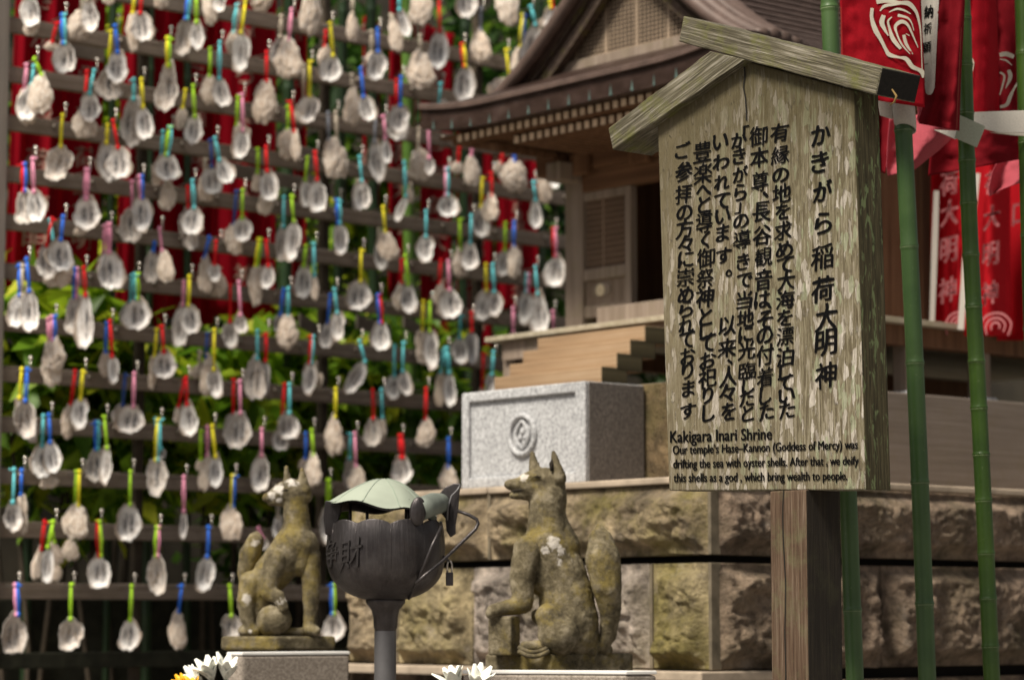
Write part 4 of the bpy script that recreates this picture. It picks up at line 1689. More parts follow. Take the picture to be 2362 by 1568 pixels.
MB().tube([L(1850, 700, -40), L(1890, 735, -60), L(1912, 752, -60)], 9 * kx, 6).build('hasp', M['bronze'], lot, lo, smooth=True)


# ================================================================== offering flowers
def flower(label, px, py, Y, tilt, n, ln, mat, group, stem_to):
    c = at(px, py, Y)
    root = thing('flower', label, 'flower', c, group)
    ax = Vector(tilt).normalized()
    s = ax.orthogonal().normalized()
    t_ = ax.cross(s)
    mb = MB()
    for k in range(n):
        an = 2 * math.pi * k / n + random.uniform(-.15, .15)
        out = s * math.cos(an) + t_ * math.sin(an)
        op = random.uniform(.35, .75)
        lnk = ln * random.uniform(.85, 1.1)
        side = ax.cross(out)
        pts = []
        for i in range(5):
            q = i / 4
            wdt = ln * .22 * math.sin(math.pi * (.12 + .80 * q))
            p = c + ax * (lnk * q * (1 - .25 * op)) + out * (lnk * op * q ** 1.4)
            pts += [p - side * wdt - out * 0, p + out * (-.12 * wdt), p + side * wdt]
        fs = [(3 * i + j, 3 * i + j + 1, 3 * i + j + 4, 3 * i + j + 3) for i in range(4) for j in (0, 1)]
        mb.add(pts, fs)
    mb.build('petals', mat, root, c, smooth=True, solid=.0008)
    MB().tube([c, c + Vector((0, 0, -.06)) - ax * .03, Vector((stem_to[0], stem_to[1], stem_to[2]))], .003, 6).build('stem', M['stem'], root, c)
    return root


def bouquet_vase(label, px, py, Y):
    c = at(px, py, Y)
    root = thing('flower_vase', label, 'vase', (c.x, c.y, 0))
    o = Vector(root.location)
    MB().lathe([(.0, c.z - .18), (.035, c.z - .18), (.05, c.z - .1), (.03, c.z - .03), (.042, c.z), (.036, c.z), (.025, c.z - .03)], o, 24).build('vase', M['vase'], root, o, smooth=True)
    MB().lathe([(.0, 0), (.14, 0), (.14, c.z - .181), (0, c.z - .181)], o, 4).build('stand', M['granite_ped'], root, o)
    return c


v1 = bouquet_vase('small grey flower vase on a stone stand below the left fox', 492, 1640, 6.0)
for lab, x, y, mt, tl, n_, ln in (('white lily-like flower at the right of the left bouquet', 521, 1566, 'petal', (.15, -.3, 1), 8, .060),
                             ('white open flower with broad petals in the middle of the left bouquet', 489, 1568, 'petal', (-.25, -.4, 1), 8, .062),
                             ('white flower at the lower left edge of the bouquet', 466, 1578, 'petal', (-.7, -.5, .6), 7, .052)):
    flower(lab, x, y, 6.0, tl, n_, ln, M[mt], 'white flowers in the left vase', v1)
for lab, x, y, tl in (('orange yellow flower low in the bouquet, left of the white ones', 432, 1590, (-.7, -.5, .6)), ('orange yellow flower half hidden under the white petals', 450, 1598, (-.2, -.6, .8))):
    flower(lab, x, y, 5.97, tl, 9, .042, M['petal_y'], 'orange flowers in the left vase', v1)
v2 = bouquet_vase('small grey flower vase on a stone stand below the right fox', 1080, 1650, 5.5)
for lab, x, y, tl in (('white flower with pointed petals just entering the frame under the lotus box', 1056, 1592, (-.3, -.3, 1)), ('white flower in front of the pedestal rim, right of the pointed one', 1098, 1596, (.2, -.4, 1))):
    flower(lab, x, y, 5.5, tl, 8, .060, M['petal'], 'white flowers in the right vase', v2)


# ================================================================== bamboo flag poles
def bamboo(label, line, nodes, r_px, Y, mat, group, bend=0.0, seed=1):
    """line: list of (x, y) centre points in the picture, upright pole at about depth Y"""
    pts = [at(x, y, Y) for x, y in line]
    lo_, hi_ = pts[-1], pts[0]
    d = (hi_ - lo_).normalized()
    foot = lo_ - d * ((lo_.z) / d.z)
    top_ = hi_ + d * .9
    root = thing('bamboo_pole', label, 'bamboo pole', foot, group)
    path = [top_] + pts + [foot]
    zs = [q.z for q in path]

    def pos(z):
        for i in range(len(path) - 1):
            if zs[i] >= z >= zs[i + 1]:
                k = (z - zs[i + 1]) / max(1e-6, zs[i] - zs[i + 1])
                return path[i + 1].lerp(path[i], k)
        return path[-1]
    nz = []
    for y in nodes:
        best = min(((abs(y - yy), xx) for xx, yy in line))[1]
        nz.append(at(best, y, Y).z)
    gapz = (max(nz) - min(nz)) / max(1, len(nz) - 1)
    z = min(nz) - gapz
    while z > .1:
        nz.append(z)
        z -= gapz
    z = max(nz) + gapz
    while z < top_.z - .05:
        nz.append(z)
        z += gapz
    zz = {0.0: 0, top_.z: 0}
    r = r_px * Y / FPX
    prof_ = []
    q = 0.02
    while q < top_.z:
        prof_.append(q)
        q += .04
    for a in nz:
        for e in (-.010, -.005, -.0022, 0, .0022, .005, .010):
            prof_.append(a + e)
    prof_ = sorted(v for v in prof_ if 0 <= v <= top_.z)
    P_, R_ = [], []
    for z in prof_:
        dmin = min((abs(z - a), z - a) for a in nz)
        k = r
        if dmin[0] < .0008:
            k = r * 1.035
        elif dmin[0] < .003:
            k = r * (1.115 if dmin[1] > 0 else 1.06)
        elif dmin[0] < .006:
            k = r * (1.06 if dmin[1] > 0 else 1.0)
        P_.append(pos(z))
        R_.append(k * (1 + .01 * noise.noise(Vector((seed, 0, z * 3)))))
    mb = MB()
    mb.tube(P_, R_, 24)
    o = mb.build('culm', mat, root, foot, smooth=True)
    ring = MB()
    for a in nz:
        if .9 < a < 4:
            ring.tube([pos(a - .0012), pos(a + .0002)], [r * 1.02, r * 1.055], 24)
    ring.build('node_ring', plain('pale_node_ring_%d' % seed, (.24, .29, .16), .5), o, foot, smooth=True)
    return root


GP = 'bamboo poles carrying the red banners'
bamboo('thick bluish green bamboo pole directly behind the notice board', [(1913, 0), (1934, 560), (1956, 1130), (1972, 1568)], [21, 1409], 20.5, 5.36, M['bam1'], GP, seed=1)
bamboo('bluish green bamboo pole through the white cloth sleeve, second from the notice board', [(2081, 240), (2094, 500), (2108, 784), (2122, 1114), (2139, 1568)], [571, 839, 1114, 1394], 20.5, 5.60, M['bam1'], GP, seed=2)
bamboo('yellowish green bamboo pole with closely spaced nodes, third from the notice board', [(2222, 60), (2229, 330), (2238, 560), (2254, 860), (2271, 1200), (2288, 1568)], [372, 470, 590, 709, 836, 943, 1050, 1156, 1278, 1381, 1492], 19, 5.75, M['bam2'], GP, seed=3)
bamboo('dark green bamboo pole at the right picture edge behind the banners', [(2357, -20), (2361, 130), (2372, 560), (2385, 1000), (2400, 1560)], [125, 330, 545, 760], 17, 5.9, M['bam2'], GP, seed=4)

# ================================================================== red banners on the right, near
c6 = lambda x, y: ((3050 + x / 2.2405) / 1.62574, (y / 2.2405) / 1.62574)


def sheet(name, fn, mat, label, cat, group, nu=40, nv=40, th=.0012):
    p0 = fn(.5, 0)
    o = MB().grid(fn, nu, nv).build(name, mat, origin=p0, smooth=True, solid=th)
    return tag(o, label, cat, group)


def warp(edge_l, edge_r, fold):
    """cloth between two picture polylines (crop 6 units, top to bottom); fold(u, v) is its depth"""
    def interp(e, v):
        n_ = len(e) - 1
        i = min(int(v * n_), n_ - 1)
        k = v * n_ - i
        return (e[i][0] + (e[i + 1][0] - e[i][0]) * k, e[i][1] + (e[i + 1][1] - e[i][1]) * k)

    def f(u, v):
        l, r = interp(edge_l, v), interp(edge_r, v)
        x, y = l[0] + (r[0] - l[0]) * u, l[1] + (r[1] - l[1]) * u
        cr = .010 * noise.noise(Vector((x * .006, y * .010, 3))) + .004 * noise.noise(Vector((x * .02, y * .035, 8)))
        return at(*c6(x, y), fold(u, v) + cr * min(1, 6 * u, 6 * (1 - u)))
    return f


GF = 'red prayer banners on bamboo poles'
f1 = warp([(205, -560), (215, -200), (230, 150), (235, 500), (240, 800)], [(890, -560), (895, -200), (910, 180), (930, 560), (935, 905)], lambda u, v: 5.50 + .02 * math.sin(u * 5 + 1) + .03 * u)
fl1 = sheet('prayer_banner', f1, M['flag'], 'bright red banner with a large cream oyster-shell swirl, nearest the notice board', 'banner', GF)
o1 = fl1.location.copy()
STROKES = [
    [(495, 70, 28), (490, 150, 30), (520, 250, 42), (570, 340, 30), (610, 420, 28), (640, 462, 36), (720, 484, 18), (780, 497, 36), (830, 560, 36), (880, 585, 30), (912, 605, 40), (922, 655, 14)],
    [(530, 20, 35), (610, 5, 42), (720, 25, 28), (800, 32, 40), (860, 95, 26), (885, 170, 20), (900, 260, 12), (908, 400, 8), (914, 590, 8)],
    [(560, 95, 8), (600, 52, 26), (680, 40, 20), (740, 36, 8)], [(635, 105, 6), (700, 78, 17), (760, 88, 16), (820, 120, 6)],
    [(592, 130, 34), (575, 190, 42), (600, 250, 26), (630, 302, 10)], [(660, 145, 8), (628, 180, 16), (640, 240, 20), (670, 330, 36), (735, 412, 24)],
    [(710, 130, 25), (790, 152, 16), (825, 195, 10), (845, 260, 5)], [(812, 456, 6), (740, 370, 15), (702, 285, 15), (690, 222, 26), (740, 184, 32), (790, 208, 22), (830, 285, 15), (880, 402, 6)],
    [(760, 295, 26), (780, 370, 26), (835, 456, 7)], [(778, 285, 6), (808, 302, 8)]]


def inv1(x, y):
    v = (y + 560) / 1465
    l = 205 + 35 * v
    r = 890 + 45 * v
    u = (x - l) / (r - l)
    return at(*c6(x, y), 5.50 + .02 * math.sin(u * 5 + 1) + .03 * u - .006)


mb = MB()
for s in STROKES:
    ribbon(mb, s, inv1)
mb.build('shell_print', M['flag_print'], fl1, o1)
# hem stitching on the left edge
mb = MB()
ribbon(mb, [(232, 60, 5), (238, 300, 5), (243, 520, 5)], inv1)
mb.build('hem', M['flag_thread'], fl1, o1)

# lower hem of banner 1 swings round to the crimson back of the next cloth
f2 = warp([(905, -560), (905, -150), (920, 250), (935, 640), (935, 860), (885, 1010), (890, 1040)], [(1290, -560), (1280, -150), (1262, 250), (1240, 640), (1232, 860), (1228, 1030), (1226, 1100)],
          lambda u, v: 5.62 + .025 * math.cos(u * 4) + .012 * math.sin(u * 11 + v * 3))
fl2 = sheet('prayer_banner', f2, M['flag_dark'], 'crimson banner seen from behind with a long white strip of black writing', 'banner', GF)
o2_ = fl2.location.copy()


def on2(x, y, e=.008):
    best = (x - 905) / 350
    return at(*c6(x, y), 5.62 + .025 * math.cos(best * 4) + .012 * math.sin(best * 11 + (y + 560) / 1600 * 3) - e)


mb = MB()
st = [(895, -500), (905, 0), (915, 300), (935, 600), (938, 760), (950, 795), (990, 790), (1015, 755), (1025, 600), (1040, 300), (1055, 0), (1060, -500)]
rows = [(-500, 895, 1060), (0, 905, 1055), (150, 912, 1047), (300, 918, 1040), (450, 926, 1033), (600, 936, 1026), (740, 938, 1018), (785, 946, 1000), (798, 965, 985)]
vs = []
for y, l, r in rows:
    for k in range(7):
        vs.append(on2(l + (r - l) * k / 6, y))
mb.add(vs, [(j * 7 + i, j * 7 + i + 1, (j + 1) * 7 + i + 1, (j + 1) * 7 + i) for j in range(len(rows) - 1) for i in range(6)])
mb.build('white_strip', M['flag_white'], fl2, o2_)
mb = MB()
for ch, x, y, sz in (('奉', 975, -60, 100), ('納', 968, 100, 105), ('祈', 960, 240, 90), ('願', 952, 400, 95), ('一', 945, 540, 50)):
    put_glyph(mb, ch, lambda u, v: on2(x + u * sz * .7, y - v * sz, .011), 0.0, .04, heavy=.03)
mb.build('lettering', M['ink'], fl2, o2_)
mb = MB()
ribbon(mb, [(1262, -100, 5), (1240, 300, 5), (1220, 700, 5), (1205, 1080, 5)], on2)
mb.build('hem', M['flag_thread'], fl2, o2_)

f3 = warp([(1290, -560), (1285, -100), (1290, 300), (1300, 640), (1320, 1000)], [(1520, -560), (1530, -100), (1545, 300), (1558, 640), (1562, 960)], lambda u, v: 5.86 + .03 * math.sin(u * 6 + v * 2))
fl3 = sheet('prayer_banner', f3, M['flag'], 'red banner with a partly hidden cream swirl, right of the white strip', 'banner', GF)
mb = MB()
ribbon(mb, [(1310, 470, 6), (1340, 520, 22), (1325, 610, 26), (1310, 690, 8)], lambda x, y: at(*c6(x, y), 5.865))
mb.build('shell_print', M['flag_print'], fl3, fl3.location.copy())
f4 = warp([(1500, -560), (1530, -100), (1545, 300), (1555, 640), (1560, 1000)], [(1730, -560), (1700, -100), (1715, 300), (1730, 640), (1745, 960)], lambda u, v: 5.98 + .02 * math.sin(u * 4 + 1))
fl4 = sheet('prayer_banner', f4, M['flag_dark'], 'deep crimson banner with half a cream swirl beside the edge pole', 'banner', GF)
mb = MB()
for s in ([(1565, 465, 34), (1620, 455, 40), (1685, 480, 34)], [(1568, 500, 8), (1620, 510, 15), (1668, 550, 6)], [(1640, 590, 30), (1655, 650, 34), (1615, 745, 8)], [(1568, 610, 16), (1605, 640, 18), (1590, 720, 16), (1566, 800, 8)],
          [(1725, 690, 24), (1690, 740, 16), (1655, 810, 30), (1625, 880, 30), (1570, 900, 22)]):
    ribbon(mb, s, lambda x, y: at(*c6(x, y), 5.955))
mb.build('shell_print', M['flag_print'], fl4, fl4.location.copy())
f5 = warp([(1690, -560), (1705, 0), (1720, 500), (1740, 1000)], [(1900, -560), (1900, 0), (1900, 500), (1900, 1000)], lambda u, v: 6.1 + .02 * math.sin(u * 4 + 1))
sheet('prayer_banner', f5, M['flag_dark'], 'plain crimson banner cut by the right picture edge', 'banner', GF)

# lower pink and crimson edges of further banners
f6 = warp([(505, 780), (512, 1000), (525, 1300), (545, 1440)], [(660, 780), (650, 1000), (620, 1300), (605, 1460)], lambda u, v: 5.95 + .03 * math.sin(u * 5))
sheet('prayer_banner', f6, M['flag_dark'], 'narrow dark red banner end beside the board edge, under the beam', 'banner', GF, 20, 20)
f7 = warp([(640, 1000), (622, 1200), (612, 1400), (628, 1480)], [(1330, 900), (1200, 1130), (1060, 1260), (860, 1420)], lambda u, v: 5.85 + .03 * math.sin(u * 7 + v))
sheet('prayer_banner', f7, M['flag_pink'], 'backlit pink rounded banner hem behind the sleeved bamboo pole', 'banner', GF, 40, 24)
f8 = warp([(870, 860), (880, 950), (870, 1000)], [(940, 860), (930, 950), (890, 1040)], lambda u, v: 5.72 + .02 * u)
sheet('prayer_banner', f8, M['flag_pink'], 'small pink backlit fold right of the white sleeve', 'banner', GF, 12, 12)
f9 = warp([(1040, 1100), (980, 1300), (965, 1480)], [(1900, 1050), (1900, 1180), (1900, 1310)], lambda u, v: 6.05 + .03 * math.sin(u * 9))
sheet('prayer_banner', f9, M['flag_dark'], 'wide maroon banner hem stretched behind the yellowish bamboo pole', 'banner', GF, 40, 16)
f10 = warp([(1540, 1370), (1500, 1450), (1470, 1600), (1480, 1650)], [(1900, 1290), (1900, 1390), (1760, 1530), (1600, 1580)], lambda u, v: 6.2 + .03 * math.sin(u * 6))
sheet('prayer_banner', f10, M['flag_pink'], 'curved dusky pink banner corner at the right picture edge', 'banner', GF, 30, 16)

# white cloth sleeves and straps
yS = 5.60
sl_c = at(*c6(765, 980), yS)
mb = MB()
r_s = 92 / 2.2405 / 1.62574 * yS / FPX
vs, n_ = [], 28
for (x, y, k) in ((752, 890, 1.0), (756, 950, 1.02), (764, 1030, 1.0), (772, 1092, .92)):
    c = at(*c6(x, y), yS)
    for i in range(n_):
        an = 2 * math.pi * i / n_
        rr = r_s * k * (1 + .07 * math.cos(3 * an + .6))
        vs.append(c + Vector((rr * math.cos(an), rr * .95 * math.sin(an), -.02 * math.sin(an) * k * .5 - .004 * math.cos(an))))
mb.add(vs, [(j * n_ + i, j * n_ + (i + 1) % n_, (j + 1) * n_ + (i + 1) % n_, (j + 1) * n_ + i) for j in range(3) for i in range(n_)])
tag(mb.build('cloth_sleeve', M['flag_white'], origin=sl_c, smooth=True, solid=.0018), 'white cloth sleeve loop wrapped round the bluish bamboo pole under the beam', 'cloth loop', 'white banner loops')


def strap(pts, Y, label, dz=.0, mat='flag_white'):
    q = [at(*c6(x, y), Y + k) for x, y, k in pts]
    o = MB().prism(q, Vector((0, .004, 0))).build('cloth_strap', M[mat], origin=q[0], bevel=.001)
    tag(o, label, 'cloth loop', 'white banner loops')


strap([(535, 815, 0), (665, 850, 0), (668, 1004, 0), (562, 970, 0)], 5.6, 'white cloth strap between the notice board edge and the sleeved pole')
strap([(1228, 965, 0), (1447, 1062, 0), (1375, 1240, 0), (1192, 1160, 0)], 5.70, 'tilted greenish white cloth strap crossing the yellowish bamboo pole', mat='flag_green')
strap([(1010, 1090, .05), (1230, 1100, .02), (1196, 1172, .02)], 5.72, 'thin white strap tail below the crimson banner hem')
strap([(1345, 942, 0), (1880, 925, 0), (1880, 1118, 0), (1560, 1116, 0), (1340, 1060, 0)], 5.83, 'long straight white cloth strap reaching the right picture edge')
strap([(1480, 1112, 0), (1880, 1120, 0), (1880, 1150, 0), (1700, 1140, 0)], 5.87, 'narrow white strap edge just under the long strap')

# ================================================================== blurred banners behind the porch
GR = 'red banners behind the porch'


def far_banner(label, xl, xr, ytop, ybot, Y, text, tx, sz, hem=None, sh=0.0, swirl=None):
    def f(u, v):
        x = xl + (xr - xl) * u + sh * v
        return at(x, ytop + (ybot - ytop) * v, Y + .04 * math.sin(u * 7 + xl))
    p0 = f(.5, 0)
    o = MB().grid(f, 24, 20).build('prayer_banner', M['flag_red2'], origin=p0, smooth=True, solid=.0015)
    tag(o, label, 'banner', GR)
    mb = MB()
    for ch, (x, y) in zip(text, tx):
        put_glyph(mb, ch, lambda a, b: at(x + a * sz, y - b * sz * 1.45, Y - .06), 0.0, .02, heavy=.03)
    mb.build('lettering', M['flag_print_pink'], o, p0)
    if swirl:
        mb = MB()
        cx, cy, s = swirl
        for k in (1, .62, .28):
            ribbon(mb, [(cx - s * k * .9, cy + s * .9 * k, 3), (cx - s * k, cy, 4), (cx - s * .5 * k, cy - s * .7 * k, 4.5), (cx + s * .4 * k, cy - s * .8 * k, 5), (cx + s * k, cy - .2 * s * k, 4), (cx + s * .8 * k, cy + .6 * s * k, 3)],
                   lambda x, y: at(x, y, Y - .06))
        mb.build('shell_print', M['flag_print_pink'], o, p0)
    if hem:
        mb = MB()
        ribbon(mb, [(x, y, wd) for x, y, wd in hem], lambda x, y: at(x, y, Y - .065))
        mb.build('white_edge', M['flag_white'], o, p0)
    return o


M['flag_red2'] = cloth('vivid_red_banner', (.60, .012, .022), .45)
far_banner('blurred red banner with a cream character column at the end of the porch', 2148, 2236, 330, 762, 7.80, '稲荷大明神', [(2190, 330), (2190, 420), (2190, 490), (2188, 575), (2186, 668)], 40, [(2160, 440, 12), (2156, 560, 14), (2150, 740, 12)], 0, (2212, 745, 30))
far_banner('blurred red banner with white edge between the two bamboo poles', 2225, 2330, 330, 775, 7.70, '稲荷大明神', [(2292, 340), (2290, 420), (2288, 500), (2285, 585), (2283, 675)], 36, [(2256, 400, 10), (2240, 500, 20), (2228, 600, 16), (2216, 760, 14)], 0, (2296, 752, 36))
far_banner('blurred red banner with a white square at the right picture edge', 2300, 2420, 330, 785, 7.86, '口', [(2352, 492)], 34, None, 0, None)
far_banner('low red and white banner seen through the gap under the porch', 2255, 2310, 786, 835, 11.5, '一', [(2285, 815)], 40, [(2258, 822, 16), (2300, 816, 16)], 0, None)

# ================================================================== rack hung with oyster shells
RA = 2.65
RAIL_Y = [-62, 54, 168, 280, 399, 510, 624, 744, 861, 978, 1097, 1220, 1362]
RAIL_Z = [onA(10, y, RA).z for y in RAIL_Y]
bL = ab(onA(8, 700, RA))[1]
bR = 2.02
rk = P(RA, .6, 0)
rack = thing('wooden_rack', 'weathered grey wooden rack of horizontal rails hung with oyster shells', 'rack', rk)
for z in RAIL_Z:
    mb = MB()
    nseg = 24
    mb.pbox(RA, RA + .022, bL, bR, z - .0255, z + .0255)
    mb.build('rail', M['rail'], rack, rk, axes=[UB, UA * -1, UZ * -1], bevel=.003)
MB().pbox(RA - .012, RA + .035, bL - 1.5, bL - .001, 0, 4.4)
pq = [at(-40, 300, 8.1), at(16, 0, 8.12)]
MB().pbox(RA - .010, RA + .06, bL - .09, bL - .002, 0, 4.3).build('post', M['rack_post'], rack, rk, bevel=.004)
for b in (.0, .75, 1.45, bR):
    MB().pbox(RA + .0225, RA + .055, b, b + .03, 0, 4.3).build('post', M['bark'], rack, rk, bevel=.004)
MB().pbox(RA - .004, RA + .05, bL - .2, 1.2, 1.335, 1.385).build('rail', M['kerb'], rack, rk, bevel=.003)

CROP = {'A1': (0, 0), 'A2': (700, 0), 'A3': (1400, 0), 'B1': (0, 600), 'B2': (700, 600), 'B3': (1400, 600), 'C1': (0, 1200), 'C2': (700, 1200), 'C3': (1400, 1200), 'D1': (0, 1800), 'D2': (700, 1800)}
